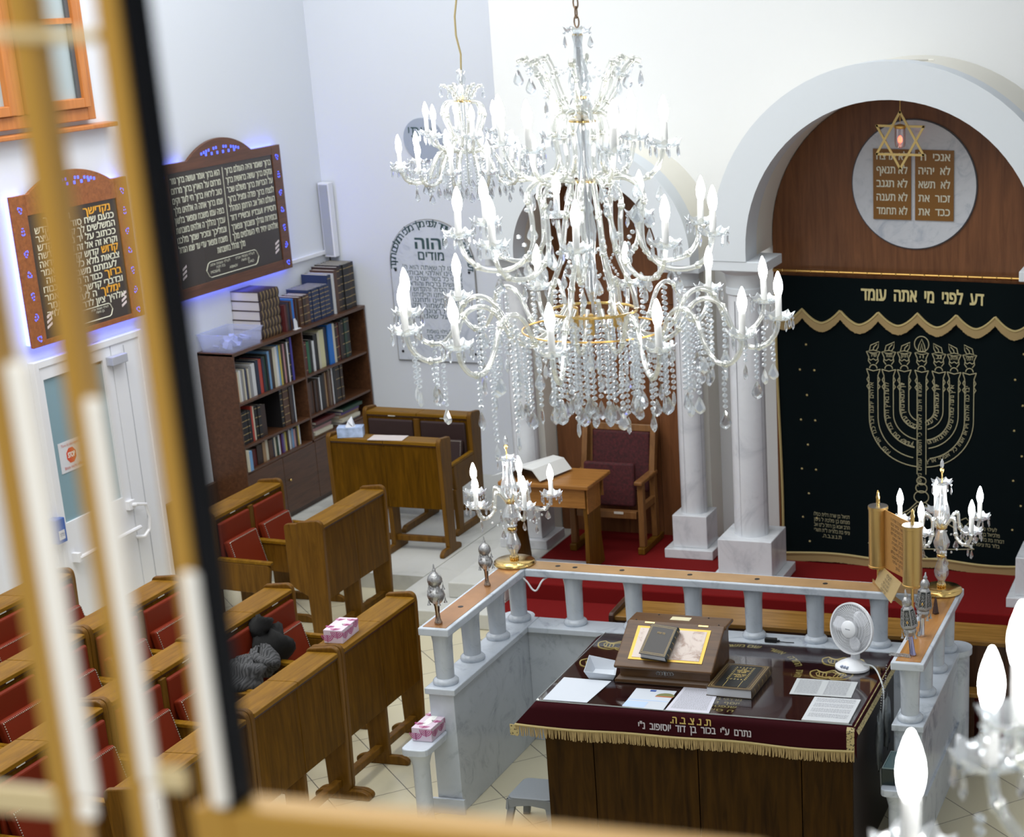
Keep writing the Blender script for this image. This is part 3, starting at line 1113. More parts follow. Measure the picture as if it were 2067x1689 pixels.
board('prayer_board', 'smaller orange wood prayer board with cream and orange words above the white door', 11.855, 13.255, 2.238, 3.332, 3.455, .50, 0, (.16, 1.235, .04, .945),
      [[('נקדישך', .0, .42, True), ('ונעריצך', .46, .98, False)], 'כנעם שיח סוד שרפי קדש', 'המשלשים לך קדשה לעיצר', 'ככתוב על יד נביאך קדש',
       'וקרא זה אל זה ואמר קדשה', [('קדוש', 0, .22, True), ("קדוש קדוש ה' וידאה", .26, 1, False)], 'צבאות מלא כל הארץ אמר', 'לעמתם משבחים יהוה',
       [('ברוך', 0, .22, True), ("כבוד ה' ממקומו כבודו", .26, 1, False)], 'ובדברי קדשך כתוב לאמר', [('ימלוך', .05, .30, True), ('ה לעולם לאמר', .34, 1, False)], 'אלהיך ציון לדר ודר הללויה'],
      True, dict(top=.865, dz=.0615, h=.043, m=.06, cw=.30, ch=.10, names=[['לעילוי נשמת אבינו', 'לעילוי נשמת'], ['בן משה', 'בת חנה']]), 0, BOARDW)

# exit sign, stop notice, blue box
t = thing('exit_sign', 'small green sign with a white downward arrow above the door', 'sign', (-8.99, 12.61, 1.96))
G().box((0, 0, 0), (.012, .085, .17)).build('plate', flat('sign_white', (.85, .87, .85), .5), t)
G().box((.012, .004, .02), (.016, .074, .15)).build('green_field', flat('sign_green', (.06, .42, .16), .5), t)
G().prism([(.039, .03), (.067, .075), (.048, .075), (.048, .135), (.030, .135), (.030, .075), (.011, .075)], 'x', .016, .018).build('arrow', flat('sign_white2', (.9, .92, .9), .5), t)
t = thing('notice', 'white paper notice with a red STOP octagon on the door glass', 'notice', (-8.977, 12.01, 1.24))
G().box((0, 0, 0), (.003, .33, .235)).build('sheet', PAPER, t)
G().prism([(.14 + .062 * math.cos(PI / 8 + PI * i / 4), .12 + .062 * math.sin(PI / 8 + PI * i / 4)) for i in range(8)], 'x', .003, .0045).build('octagon', flat('stop_red', (.62, .04, .03), .5), t)
g = G()
put_text(g, 'STOP', (.0055, .14, .105), (0, 1, 0), (0, 0, 1), .033, .085, bold=.05)
g.build('stop_lettering', flat('sign_white2', (.9, .92, .9), .5), t, fix=False)
g = G()
put_text(g, 'Türe ist alarmgesichert', (.0055, .165, .198), (0, 1, 0), (0, 0, 1), .018, .27, bold=.01)
put_text(g, 'Bitte nicht öffnen', (.0055, .165, .022), (0, 1, 0), (0, 0, 1), .020, .25, bold=.01)
g.build('red_lettering', flat('notice_red', (.62, .16, .14), .6), t, fix=False)
t = thing('alms_box', 'small blue box with a white label beside the door', 'box', (-9.0, 11.76, .76))
G().box((0, 0, 0), (.09, .11, .19)).build('box_body', flat('blue_tin', (.015, .10, .42), .35), t, bevel=.006)
G().box((.091, .015, .03), (.093, .085, .10)).build('label_plate', PAPER, t)
g = G()
put_text(g, 'צדקה', (.0945, .05, .055), (0, 1, 0), (0, 0, 1), .024, .05)
g.build('lettering', flat('dark_blue', (.02, .05, .2), .5), t, fix=False)

# ================================================================== BOOKCASE
XF = -8.67
bc = thing('bookcase', 'dark brown bookcase of crowded shelves in the far left corner', 'bookcase', (-9.0, 14.0, .13))
LB = 2.37
G().box((0, 0, 0), (.33, .025, 1.64)).build('side_panel', CASEWOOD, bc, bevel=.003)
G().box((0, LB - .025, 0), (.33, LB, 1.64)).build('side_panel', CASEWOOD, bc, bevel=.003)
G().box((0, 0, 1.615), (.335, LB, 1.645)).build('top_board', CASEWOOD, bc, bevel=.003)
G().box((0, 1.155, .6), (.325, 1.18, 1.615)).build('divider', CASEWOOD, bc, bevel=.003)
G().box((0, .025, .03), (.012, LB - .025, 1.615)).build('back_panel', DKWOOD, bc)
for z in (.60, .82, 1.20):
    for y0, y1 in ((.025, 1.155), (1.18, LB - .025)):
        G().box((.012, y0, z - .022), (.322, y1, z)).build('shelf', CASEWOOD, bc, bevel=.003)
for k in range(4):
    y0 = .027 + k * (LB - .054) / 4
    dr = G().box((.305, y0 + .002, .05), (.325, y0 + (LB - .054) / 4 - .002, .575)).build('door', CASEWOOD, bc, bevel=.003)
    G().ball((.335, y0 + (.08 if k % 2 else .48), .35), .012).build('knob', BRASS, dr, smooth=True)
G().box((.02, .0, 0), (.30, LB, .05)).build('plinth', DKWOOD, bc)

BCOL = {'orange': (.60, .18, .03), 'cream': (.62, .58, .45), 'white': (.72, .73, .74), 'grey': (.28, .28, .29), 'dark blue': (.018, .032, .085), 'navy': (.010, .018, .045),
        'black': (.012, .011, .012), 'red': (.45, .05, .03), 'light blue': (.16, .34, .58), 'bright blue': (.01, .16, .55), 'brown': (.085, .038, .020), 'dark brown': (.035, .017, .011),
        'maroon': (.11, .018, .018), 'green': (.02, .13, .06), 'yellow': (.62, .50, .10), 'pink': (.50, .27, .28), 'dark green': (.013, .045, .025), 'purple': (.09, .04, .22), 'pale yellow': (.66, .62, .36), 'violet blue': (.06, .05, .32), 'tan': (.35, .22, .11)}
PAGES = flat('pages', (.62, .58, .48), .8)
SPG = flat('spine_gold', (.42, .30, .12), .5)


def bookmat(c):
    return flat('book_' + c.replace(' ', '_'), BCOL[c], .5)


def book(th, h, d, colr, bands=0, rounded=False):
    """local: spine at +x = 0, running -x by d; y from 0 to th; z up"""
    r = bpy.data.objects.new('book', None)
    COL.objects.link(r)
    cv = G()
    t = min(.004, th * .18)
    cv.box((-d, 0, 0), (-.002, t, h)).box((-d, th - t, 0), (-.002, th, h))
    if rounded:
        cv.prism([(-.006, 0)] + [(.010 * math.sin(PI * i / 8) - .002, th * i / 8) for i in range(9)] + [(-.006, th)], 'z', 0, h)
    else:
        cv.box((-.004, 0, 0), (0, th, h))
    cv.build('cover', bookmat(colr), r)
    G().box((-d + .005, t, .004), (-.004, th - t, h - .004)).build('pages', PAGES, r)
    if bands:
        g = G()
        for k in range(bands):
            z = h * (.10 + .8 * k / max(1, bands - 1))
            if rounded:
                g.prism([(.010 * math.sin(PI * i / 8) - .0008, th * i / 8) for i in range(9)] + [(.010 * math.sin(PI * i / 8) - .003, th * i / 8) for i in range(8, -1, -1)], 'z', z, z + .006)
            else:
                g.box((.0, th * .1, z), (.0012, th * .9, z + .006))
        g.build('spine_bands', SPG, r)
    return r


def shelf_row(zs, y, items, where, grp, xoff=0):
    n = len(items)
    for i, it in enumerate(items):
        c, th, h = it[0], it[1], it[2]
        d = it[3] if len(it) > 3 else .20
        bands = it[4] if len(it) > 4 else 0
        lean = it[5] if len(it) > 5 else 0
        r = book(th, h, d, c, bands)
        r.location = (XF - .035 - xoff - random.uniform(0, .012), y, zs + .0005)
        if lean:
            r.rotation_euler = (lean, 0, 0)
        y += th + .0012 + (abs(math.sin(lean)) * h if lean else 0)
        tag(r, f'{c} book, {ORD[i]} from the left {where}', 'book', grp)
    return y


random.seed(3)
R_ = random.uniform
z1, z2, z3, zt = .13 + 1.20, .13 + .82, .13 + .60, .13 + 1.645
shelf_row(z1, 14.05, [('white', .022, .27), ('orange', .022, .26), ('cream', .03, .265), ('white', .025, .27), ('grey', .03, .265), ('cream', .022, .27), ('dark blue', .025, .27), ('brown', .022, .25), ('cream', .02, .26), ('grey', .045, .27),
                      ('white', .07, .285), ('navy', .05, .30), ('red', .055, .30), ('navy', .03, .31), ('dark green', .035, .31), ('black', .03, .32), ('light blue', .04, .34), ('dark brown', .05, .345), ('cream', .04, .355), ('white', .04, .355),
                      ('light blue', .025, .36), ('yellow', .018, .355), ('dark brown', .05, .36), ('pink', .025, .355), ('dark brown', .03, .36), ('white', .02, .36), ('black', .05, .385, .2, 4), ('violet blue', .03, .39)],
          'on the upper left shelf of the bookcase', 'books on the upper left shelf')
shelf_row(z1, 15.20, [('dark brown', .05, .30), ('maroon', .035, .30, .2, 3), ('green', .045, .29), ('black', .05, .30), ('white', .035, .28), ('black', .07, .33), ('cream', .035, .34), ('pale yellow', .09, .35), ('navy', .06, .36), ('bright blue', .09, .375), ('cream', .04, .37),
                      ('dark brown', .045, .36, .2, 4), ('maroon', .045, .36, .2, 4), ('dark brown', .045, .36), ('black', .05, .37, .2, 4), ('dark green', .05, .375, .2, 4), ('black', .05, .375, .2, 4)],
          'on the upper right shelf of the bookcase', 'books on the upper right shelf')
shelf_row(z2, 14.04, [('black', .028, .29, .2, 5) for _ in range(6)] + [('black', .03, .28), ('red', .028, .31), ('cream', .024, .30), ('black', .045, .30, .2, 4), ('black', .045, .30, .2, 4), ('dark brown', .045, .28), ('dark brown', .045, .28)],
          'on the middle left shelf of the bookcase', 'books on the middle left shelf')
shelf_row(z2, 14.74, [('black', .045, .34, .26, 6), ('brown', .05, .345, .26, 5), ('brown', .05, .345, .26, 5), ('dark brown', .05, .34), ('navy', .03, .345), ('white', .012, .345)],
          'in the tall middle left shelf group', 'books on the middle left shelf, right-hand group')
shelf_row(z2, 15.20, [('dark brown', .032, .30), ('brown', .032, .30), ('dark brown', .032, .30), ('brown', .032, .30), ('dark brown', .032, .30), ('brown', .032, .30), ('dark brown', .03, .30), ('white', .018, .31), ('black', .06, .32), ('dark brown', .04, .33), ('tan', .03, .33),
                      ('brown', .04, .33), ('cream', .018, .34), ('brown', .025, .34), ('white', .035, .345), ('black', .05, .34), ('dark brown', .045, .34, .2, 4), ('black', .045, .34, .2, 4), ('dark brown', .045, .34, .2, 4)],
          'on the middle right shelf of the bookcase', 'books on the middle right shelf')
shelf_row(z3, 14.10, [('maroon', .16, .15, .12), ('dark brown', .09, .17), ('tan', .05, .18), ('cream', .05, .185), ('brown', .035, .17), ('brown', .03, .17), ('navy', .03, .17), ('cream', .035, .175), ('dark green', .03, .16), ('white', .022, .18), ('maroon', .04, .17), ('purple', .03, .175),
                      ('grey', .035, .17), ('yellow', .025, .175), ('dark brown', .03, .17), ('white', .025, .18), ('grey', .025, .17), ('light blue', .035, .18), ('pink', .03, .165), ('dark brown', .04, .17), ('yellow', .022, .18), ('white', .025, .185)],
          'on the bottom left shelf of the bookcase', 'small books on the bottom left shelf')
# two books standing at the very left of the bottom shelf, in front
for k, (c, y, th, h) in enumerate([('cream', 14.03, .025, .19), ('light blue', 14.058, .045, .175)]):
    r = book(th, h, .15, c)
    r.location = (XF + .01, y, z3)
    tag(r, f'{c} book standing at the front left end of the bottom shelf', 'book', 'small books on the bottom left shelf')
# flat stacks on the bottom right shelf
for nm, y, cols, lg in (('left', 15.22, ['tan', 'cream', 'pink', 'dark brown', 'maroon'], .36), ('right', 15.74, ['grey', 'cream', 'tan', 'purple', 'dark green'], .38)):
    z = z3
    for k, c in enumerate(cols):
        th = [.022, .03, .035, .025, .03][k]
        r = book(th, lg - .03 * (k % 2), .24, c)
        r.rotation_euler = (-PI / 2, 0, 0)
        r.location = (XF - .03 + .02 * math.sin(k * 2.1), y + .01 * k, z + th)
        z += th + .001
        tag(r, f'{c} book lying {ORD[k]} from the bottom of the {nm} flat stack', 'book', 'books lying flat on the bottom right shelf')
# on top
for k in range(5):
    r = book(.082, .33, .27, 'dark brown', 6, True)
    r.rotation_euler = (-PI / 2, 0, 0)
    r.location = (XF - .06 + .004 * math.sin(k * 3), 14.60 + .004 * k, zt + .083 * (k + 1))
    tag(r, f'thick brown gilt-banded volume, {ORD[k]} from the bottom of the bookcase-top stack', 'book', 'thick volumes stacked on top of the bookcase')
shelf_row(zt, 14.975, [('maroon', .03, .24), ('dark brown', .03, .245), ('navy', .03, .25), ('brown', .03, .26), ('bright blue', .035, .275), ('maroon', .03, .265), ('dark brown', .03, .265)], 'just right of the brown stack on the bookcase', 'books standing beside the bookend')
shelf_row(zt, 15.235, [('brown', .06, .265, .2, 4), ('dark brown', .06, .27, .2, 4), ('brown', .06, .27, .2, 4)], 'of three brown volumes beside the blue set', 'brown volumes on top of the bookcase')
shelf_row(zt, 15.425, [('dark blue', .046, .30, .22, 7) for _ in range(8)], 'of the banded set on the bookcase top', 'dark blue set on top of the bookcase')
r = book(.07, .375, .26, 'dark blue', 2)
r.location = (XF - .05, 15.80, zt)
tag(r, 'tall dark blue book with a gilt border next to the blue set on top', 'book')
r = book(.012, .38, .25, 'white')
r.location = (XF - .035, 15.885, zt)
tag(r, 'thin white book between the blue set and the tall black volumes on top', 'book')
shelf_row(zt, 15.91, [('brown', .06, .40, .24), ('dark brown', .06, .42, .25, 6), ('black', .055, .43, .25, 6), ('black', .055, .43, .25, 6), ('black', .055, .43, .25, 6), ('dark brown', .055, .43, .25, 6), ('black', .055, .43, .25, 6)], 'of the tall volumes in the corner', 'tall dark volumes on top of the bookcase')
t = thing('bookend', 'white metal bookend on top of the bookcase', 'bookend', (XF - .02, 15.08, zt))
G().prism([(0, 0), (0, .10), (.03, .10), (.055, .07), (.06, .03), (.06, 0)], 'x', -.002, .0).build('upright', WHITEP, t)
G().box((-.10, .0, 0), (.012, .10, .003)).build('foot', WHITEP, t)
tub = thing('plastic_tub', 'clear plastic tub of blue packets at the left end of the bookcase top', 'tub', (XF - .15, 14.25, zt))
g = G()
for (a, b2) in (((-.14, -.22), (.14, -.22)), ((.14, -.22), (.14, .22)), ((.14, .22), (-.14, .22)), ((-.14, .22), (-.14, -.22))):
    k = 1.14
    g.add([(a[0], a[1], 0), (b2[0], b2[1], 0), (b2[0] * k, b2[1] * k, .15), (a[0] * k, a[1] * k, .15), (a[0] * .97, a[1] * .97, 0), (b2[0] * .97, b2[1] * .97, 0), (b2[0] * k * .985, b2[1] * k * .985, .15), (a[0] * k * .985, a[1] * k * .985, .15)],
          [(0, 1, 2, 3), (5, 4, 7, 6), (3, 2, 6, 7)])
g.box((-.14, -.22, 0), (.14, .22, .004))
g.build('shell', crystal('tub_plastic', .72, .75, (.90, .92, 1)), tub, fix=False)
g = G()
k = 1.16
g.tube([(-.14 * k, -.22 * k, .15), (.14 * k, -.22 * k, .15), (.14 * k, .22 * k, .15), (-.14 * k, .22 * k, .15)], .006, 5, True)
g.build('rim', crystal('tub_plastic', .72, .75), tub)
cp = thing('paper_packet', 'crumpled blue-white packets heaped inside the plastic tub', 'packets', (XF - .15, 14.25, zt + .006))
cp['kind'] = 'stuff'
g = G()
for k in range(26):
    c = (R_(-.09, .09), R_(-.17, .17), R_(.02, .07))
    M = Matrix.Translation(c) @ Matrix.Rotation(R_(0, 6), 4, 'X') @ Matrix.Rotation(R_(0, 6), 4, 'Z')
    g.box((-.03, -.022, -.008), (.03, .022, .008), M)
g.build('packets', flat('packet_blue', (.42, .47, .70), .6, var=.4, bscale=12), cp)
# ================================================================== PEWS
PLATE = flat('number_plate', (.72, .70, .62), .4)
NAIL = flat('nail_heads', (.75, .70, .60), .25, .8)
PEWEDGE = wood('pew_end_wood', (.085, .036, .0025), (.19, .086, .008), 'z', 1.0, .45, .05, .2)


def pew(name, label, cat, L_, seats, loc, rz=0, group=None, plate=True, arch_end=False):
    """front face along x = 0 looking to +x, length along +y"""
    r = thing(name, label, cat, loc, rz, group)
    top = rnd([(-.19, .96), (-.175, .995), (-.02, 1.0), (.005, .97)], .02, 3)
    for k, y in enumerate((0.0, L_ / 2 - .02, L_ - .04)):
        if k == 1:
            out = [(-.15, .05), (-.015, .05), (-.008, .93), (-.16, .93)]
        else:
            out = [(-.15, .05), (-.012, .05), (0.0, .42), (.012, .955), (.004, 1.0), (-.025, 1.02), (-.19, 1.0), (-.205, .975), (-.20, .92), (-.165, .5)]
            out = rnd(out, .03, 3)
        g = G().prism(out, 'y', y, y + .04)
        if seats and k != 1:
            g.prism(rnd([(-.02, .42), (.40, .40), (.43, .60), (.42, .635), (-.01, .645)], .03, 3), 'y', y + .001, y + .039)
            g.prism([(.30, .05), (.40, .05), (.42, .42), (.27, .42)], 'y', y + .002, y + .038)
        if arch_end and k == 0 and not seats:
            g.prism(rnd([(-.30, .98), (-.18, .99), (-.13, .40), (-.20, .44), (-.30, .50)], .03, 3), 'y', y + .001, y + .039)
        lg = g.build('end_panel' if k != 1 else 'leg', PEWEDGE, r, bevel=.008)
        f = rnd([(-.25, 0), (.115, 0), (.115, .035), (.07, .062), (-.20, .062), (-.25, .04)], .02, 3)
        if seats:
            f = rnd([(-.25, 0), (.45, 0), (.45, .035), (.40, .062), (-.20, .062), (-.25, .04)], .02, 3)
        G().prism(f, 'y', y - .0, y + .040).build('foot', PEWEDGE, r, bevel=.006)
        if seats:
            G().prism(rnd([(-.0, .645), (.44, .635), (.445, .66), (0, .672)], .008, 2), 'y', y - .0, y + .040).build('armrest', PEWY, r, bevel=.005)
    for k in range(2):
        a, b2 = (.04, L_ / 2 - .002) if k == 0 else (L_ / 2 + .002, L_ - .04)
        G().box((-.026, a, .40), (-.004, b2, .955)).build('panel', PEW, r, bevel=.003)
        G().prism([(.010, .957), (.010, .984), (-.012, .988), (-.19, .982), (-.19, .957)], 'y', a, b2).build('bookrest', PEWY, r, bevel=.004)
    G().box((-.025, .04, .945), (.004, L_ - .04, .957)).build('rail', DKWOOD, r)
    G().box((-.105, .04, .085), (-.055, L_ - .04, .135)).build('stretcher', PEWEDGE, r, bevel=.006)
    if plate:
        for k in range(2 if seats else 0):
            y = L_ * (.27 + .48 * k)
            G().box((.0045, y - .035, .95), (.008, y + .035, .972)).build('name_plate', PLATE, r)
    if seats:
        for k in range(2):
            a, b2 = (.055, L_ / 2 - .035) if k == 0 else (L_ / 2 + .035, L_ - .055)
            G().box((-.004, a, .43), (.028, b2, .925)).build('back_cushion', RED, r, bevel=.018, seg=3)
            M = Matrix.Translation((.10, 0, .44)) @ Matrix.Rotation(math.radians(-14), 4, 'Y')
            g = G().box((0, a + .015, -.02), (.055, b2 - .015, .34), M)
            sd = g.build('seat', RED, r, bevel=.016, seg=3)
            g = G()
            for j in range(26):
                y = a + .03 + (b2 - a - .06) * j / 25
                g.ball((.054, y, .326), .0048, 5, 4, 1, M)
            for j in range(22):
                for y in (a + .028, b2 - .028):
                    g.ball((.057, y, .32 - .015 * j), .0048, 5, 4, 1, M)
            g.build('nail_trim', NAIL, sd, smooth=True)
        for y in (L_ / 2,):
            G().box((-.004, y - .03, .42), (.020, y + .03, .94)).build('stile', PEWEDGE, r, bevel=.005)
            G().prism(rnd([(.0, .42), (.36, .40), (.39, .60), (.38, .635), (0, .645)], .03, 3), 'y', y - .017, y + .017).build('middle_arm', PEWEDGE, r, bevel=.005)
            G().prism(rnd([(-.0, .645), (.42, .635), (.425, .66), (0, .672)], .008, 2), 'y', y - .028, y + .028).build('armrest', PEWY, r, bevel=.005)
    return r


LU = 1.036
desk = pew('pew_desk', 'wooden pew front beside the marble post, farther end toward the stone steps', 'pew', LU, False, (-5.46, 7.50 + 2 * 1.04, 0), 0, 'front row of pew desks')
dup(desk, (-5.46, 7.50 + 1.04, 0), 0, 'wooden pew front in the middle of the front row, left of the pink tissue box')
d3 = dup(desk, (-5.46, 7.50, 0), 0, 'wooden pew front with number 3 label, nearest the camera')
t = thing('number_label', 'small cream label with the number 3 on the pew front', 'label', (-5.4635, 7.60, .84))
G().box((0, 0, 0), (.0025, .055, .055)).build('plate', PLATE, t)
g = G()
put_text(g, '3', (.0032, .0275, .012), (0, 1, 0), (0, 0, 1), .028, None, bold=.02)
g.build('numeral', flat('numeral_brown', (.10, .06, .03), .6), t, fix=False)
rows = [(-6.335, 'second'), (-7.155, 'third'), (-7.965, 'rear')]
places = ['nearest the camera', 'second from the camera', 'third from the camera', 'farthest, by the aisle']
p0 = None
for x, rn in rows:
    for k in range(4):
        lab = f'red-cushioned pew in the {rn} pew row, {places[k]}'
        loc = (x, 7.50 + 1.04 * (k - 1), 0)
        if p0 is None:
            p0 = pew('pew', lab, 'pew', LU, True, loc, 0, 'rows of red-cushioned pews')
        else:
            dup(p0, loc, 0, lab)
uc = pew('pew_desk', 'single wooden pew desk standing alone before the stone step', 'pew', LU, False, (-6.845, 11.93, 0), 0, None, True, True)
dup(p0, (-7.74, 11.95, 0), 0, 'red-cushioned pew standing behind the lone pew desk, before the platform')['group'] = ''
gp = dup(desk, (-7.84, 13.91, .13), -PI / 2, 'brown pew desk on the grey platform with a blue tissue box on it')
del gp['group']
wp = dup(p0, (-7.99, 14.86, .13), -PI / 2, 'dark pew against the back wall below the marble prayer tablet')
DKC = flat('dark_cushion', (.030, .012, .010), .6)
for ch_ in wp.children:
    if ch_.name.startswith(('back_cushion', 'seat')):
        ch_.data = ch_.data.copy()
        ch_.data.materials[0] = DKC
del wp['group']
for o in list(COL.objects):
    if o.get('group') == '':
        del o['group']

# pew behind the marble platform facing the ark
bp = thing('bench', 'long brown bench with book board between the marble platform and the ark', 'bench', (-4.28, 10.89, 0))
WB = 2.74
G().prism([(.15, .745), (.52, .735), (.52, .765), (.15, .775)], 'x', .03, WB / 2 - .002).build('book_board', PEWX, bp, bevel=.004)
G().prism([(.15, .745), (.52, .735), (.52, .765), (.15, .775)], 'x', WB / 2 + .002, WB - .03).build('book_board', PEWX, bp, bevel=.004)
G().box((.03, .16, .40), (WB - .03, .185, .745)).build('front_panel', DKWOOD, bp)
for x in (0, WB - .03):
    G().prism(rnd([(.12, 0), (.56, 0), (.56, .80), (.50, .82), (.12, .80)], .03, 3), 'x', x, x + .035).build('end_panel', DKWOOD, bp, bevel=.006)
for x in (.70, 1.37, 2.05):
    G().box((x, .2, 0), (x + .035, .45, .74)).build('bracket', DKWOOD, bp)
sb = thing('low_bench', 'low glossy wooden bench seat right behind the marble platform', 'bench', (-4.2, 10.86, 0))
G().box((0, .07, .42), (2.49, .37, .45)).build('seat', PEWX, sb, bevel=.006)
for x in (.05, 1.2, 2.40):
    G().box((x, .09, 0), (x + .04, .34, .42)).build('leg', DKWOOD, sb)
G().box((2.47, .08, .0), (2.51, .38, .50)).build('end_panel', DKWOOD, sb, bevel=.006)

# reading desk, folded stand and red armchair in the recess
rd = thing('reading_desk', 'wooden reading desk standing on the red carpet left of the ark', 'desk', (-5.62, 13.5, .26))
DESKW = wood('desk_wood', (.24, .10, .02), (.44, .20, .05), 'x')
G().box((-.40, -.25, .715), (.36, .27, .75)).build('desk_top', DESKW, rd, bevel=.008)
G().box((-.36, -.20, .55), (.31, -.18, .715)).build('apron', DESKW, rd)
G().box((-.36, .20, .55), (.31, .22, .715)).build('apron', DESKW, rd)
for x in (-.36, .28):
    G().prism([(-.19, 0), (.16, 0), (.11, .25), (.12, .5), (.20, .715), (-.20, .715), (-.17, .4)], 'x', x, x + .035).build('leg', PEWEDGE, rd, bevel=.006)
G().box((.316, -.18, .50), (.325, .10, .70)).build('side_board', DESKW, rd)
t = thing('tent_card', 'white folded board lying on the reading desk', 'card', (-5.83, 13.52, 1.0115))
G().prism([(-.26, .0), (.06, .115), (.16, .105), (.235, .02), (.225, .015), (.155, .095), (.06, .105), (-.26, -.0005)], 'y', -.21, .21, Matrix.Rotation(-.25, 4, 'Z')).build('folded_sheet', flat('card_white', (.74, .75, .73), .5), t)
ac = thing('armchair', 'wooden armchair with dark red upholstery in the arched recess', 'chair', (-5.36, 13.9, .26))
CHW = wood('chair_wood', (.14, .06, .018), (.27, .125, .04), 'z')
RUST = flat('patterned_red', (.055, .005, .007), .75, bump=.1, bscale=50, var=.55)
for s in (-1, 1):
    G().prism([(-.02, .06), (.05, .06), (.05, .60), (-.01, .60)], 'x', s * .30 - .025, s * .30 + .025).prism([(.30, .06), (.38, .06), (.36, .60), (.45, .98), (.38, 1.0), (.29, .62)], 'x', s * .30 - .024, s * .30 + .024).prism([(.05, .36), (.32, .36), (.31, .42), (.05, .42)], 'x', s * .30 - .02, s * .30 + .02).build('side_frame', CHW, ac, bevel=.006)
    G().box((s * .30 - .035, -.06, .60), (s * .30 + .035, .36, .635)).build('armrest', CHW, ac, bevel=.010)
    G().box((s * .30 - .03, -.05, 0), (s * .30 + .03, .46, .06)).build('foot', PEWEDGE, ac, bevel=.01)
M = Matrix.Translation((0, .37, .40)) @ Matrix.Rotation(math.radians(-9), 4, 'X')
G().box((-.30, -.02, .54), (.30, .03, .60), M).box((-.30, -.02, 0), (-.255, .03, .55), M).box((.255, -.02, 0), (.30, .03, .55), M).build('back_frame', CHW, ac, bevel=.006)
G().box((-.255, -.035, .03), (.255, .02, .54), M).build('back_cushion', RUST, ac, bevel=.02, seg=3)
M = Matrix.Translation((0, .14, .36)) @ Matrix.Rotation(math.radians(-6), 4, 'X')
G().box((-.245, -.03, 0), (.20, .03, .37), M).build('raised_seat', RUST, ac, bevel=.02, seg=3)
G().box((-.26, -.02, .30), (.26, .05, .36)).build('seat_rail', CHW, ac, bevel=.005)
G().box((.07, -.024, .34), (.15, -.02, .36)).build('name_plate', PLATE, ac)

# ================================================================== tissue boxes, coat, paper
TB = flat('tissue_box_pink', (.70, .58, .68), .5)
MAG = flat('magenta_print', (.48, .07, .24), .6)


def tissue(label, loc, rz, w_, d_, h_, blue=False):
    t = thing('tissue_box', label, 'tissue box', loc, rz, None)
    G().box((-w_ / 2, -d_ / 2, 0), (w_ / 2, d_ / 2, h_)).build('carton', flat('tissue_box_blue', (.42, .53, .76), .5, var=.35, bscale=14) if blue else TB, t, bevel=.002)
    G().lathe([(1, 0), (1, .0008)], 24, (0, 0, h_ + .0004)).build('opening', flat('opening_white', (.86, .86, .84), .5), t).scale = (w_ * .20, d_ * .34, 1)
    if blue:
        vs = [(-.03, -.05, h_), (.03, -.04, h_), (.035, .03, h_ + .005), (.01, .06, h_ + .075), (-.02, .02, h_ + .04), (-.03, -.01, h_ + .02)]
        g = G().add(vs, [(0, 1, 2), (0, 2, 5), (5, 2, 4), (4, 2, 3), (1, 0, 5), (2, 1, 3), (3, 1, 4)])
        g.build('tissue', PAPER, t, fix=False)
        return t
    g = G()

    def motif(o, u, v, n, sc):
        o, u, v, n = Vector(o), Vector(u), Vector(v), Vector(n) * .0012
        for k in range(4):
            r0 = sc * (.25 + .25 * k)
            r1 = r0 - sc * .13
            A = [(-PI * j / 10) for j in range(11)]
            vs = [o + n + u * r0 * math.cos(a) + v * r0 * math.sin(a) for a in A] + [o + n + u * r1 * math.cos(a) + v * r1 * math.sin(a) for a in A]
            g.add(vs, [(j, j + 1, 12 + j, 11 + j) for j in range(10)])
        vs = [o + n + u * sc * .05, o + n - u * sc * .05, o + n - u * sc * .05 - v * sc * 1.15, o + n + u * sc * .05 - v * sc * 1.15]
        g.add(vs, [(0, 1, 2, 3)])
    hx, hy = w_ / 2, d_ / 2
    s = h_ * .48
    for q in (-.62, .05, .70):
        motif((hx, hy * q, h_ * (.95 if q > 0.5 else .75)), (0, 1, 0), (0, 0, 1), (1, 0, 0), s)
    motif((hx * .45, -hy, h_ * .9), (1, 0, 0), (0, 0, 1), (0, -1, 0), s)
    motif((-hx * .6, -hy, h_ * .62), (1, 0, 0), (0, 0, 1), (0, -1, 0), s)
    for x, y in ((-.6, .75), (.62, .8), (-.68, -.35), (.7, .05), (.1, -.7)):
        motif((hx * x, hy * y, h_), (1, 0, 0), (0, 1, 0), (0, 0, 1), s * .8)
    g.build('menorah_print', MAG, t, fix=False)
    return t


tissue('pink and white tissue box on top of the wooden pew front', (-5.56, 9.80, .987), .06, .12, .235, .085)
tissue('pink and white tissue box on the low marble shelf', (-4.835, 9.435, .552), 0, .125, .25, .085)
tissue('pale blue tissue box on the brown pew desk on the platform', (-7.645, 13.985, 1.1175), .35, .21, .125, .085, True)
t = thing('paper_sheet', 'pale sheet of paper lying on the pew desk on the platform', 'paper', (-7.30, 13.985, 1.1175))
G().box((-.16, -.085, 0), (.14, .085, .003), Matrix.Rotation(.12, 4, 'Z')).build('sheet', flat('pinkish_paper', (.62, .55, .52), .7), t)
coat = thing('jacket', 'dark grey striped jacket and black scarf heaped on a red pew seat', 'jacket', (-6.24, 9.86, .56))
g = G()


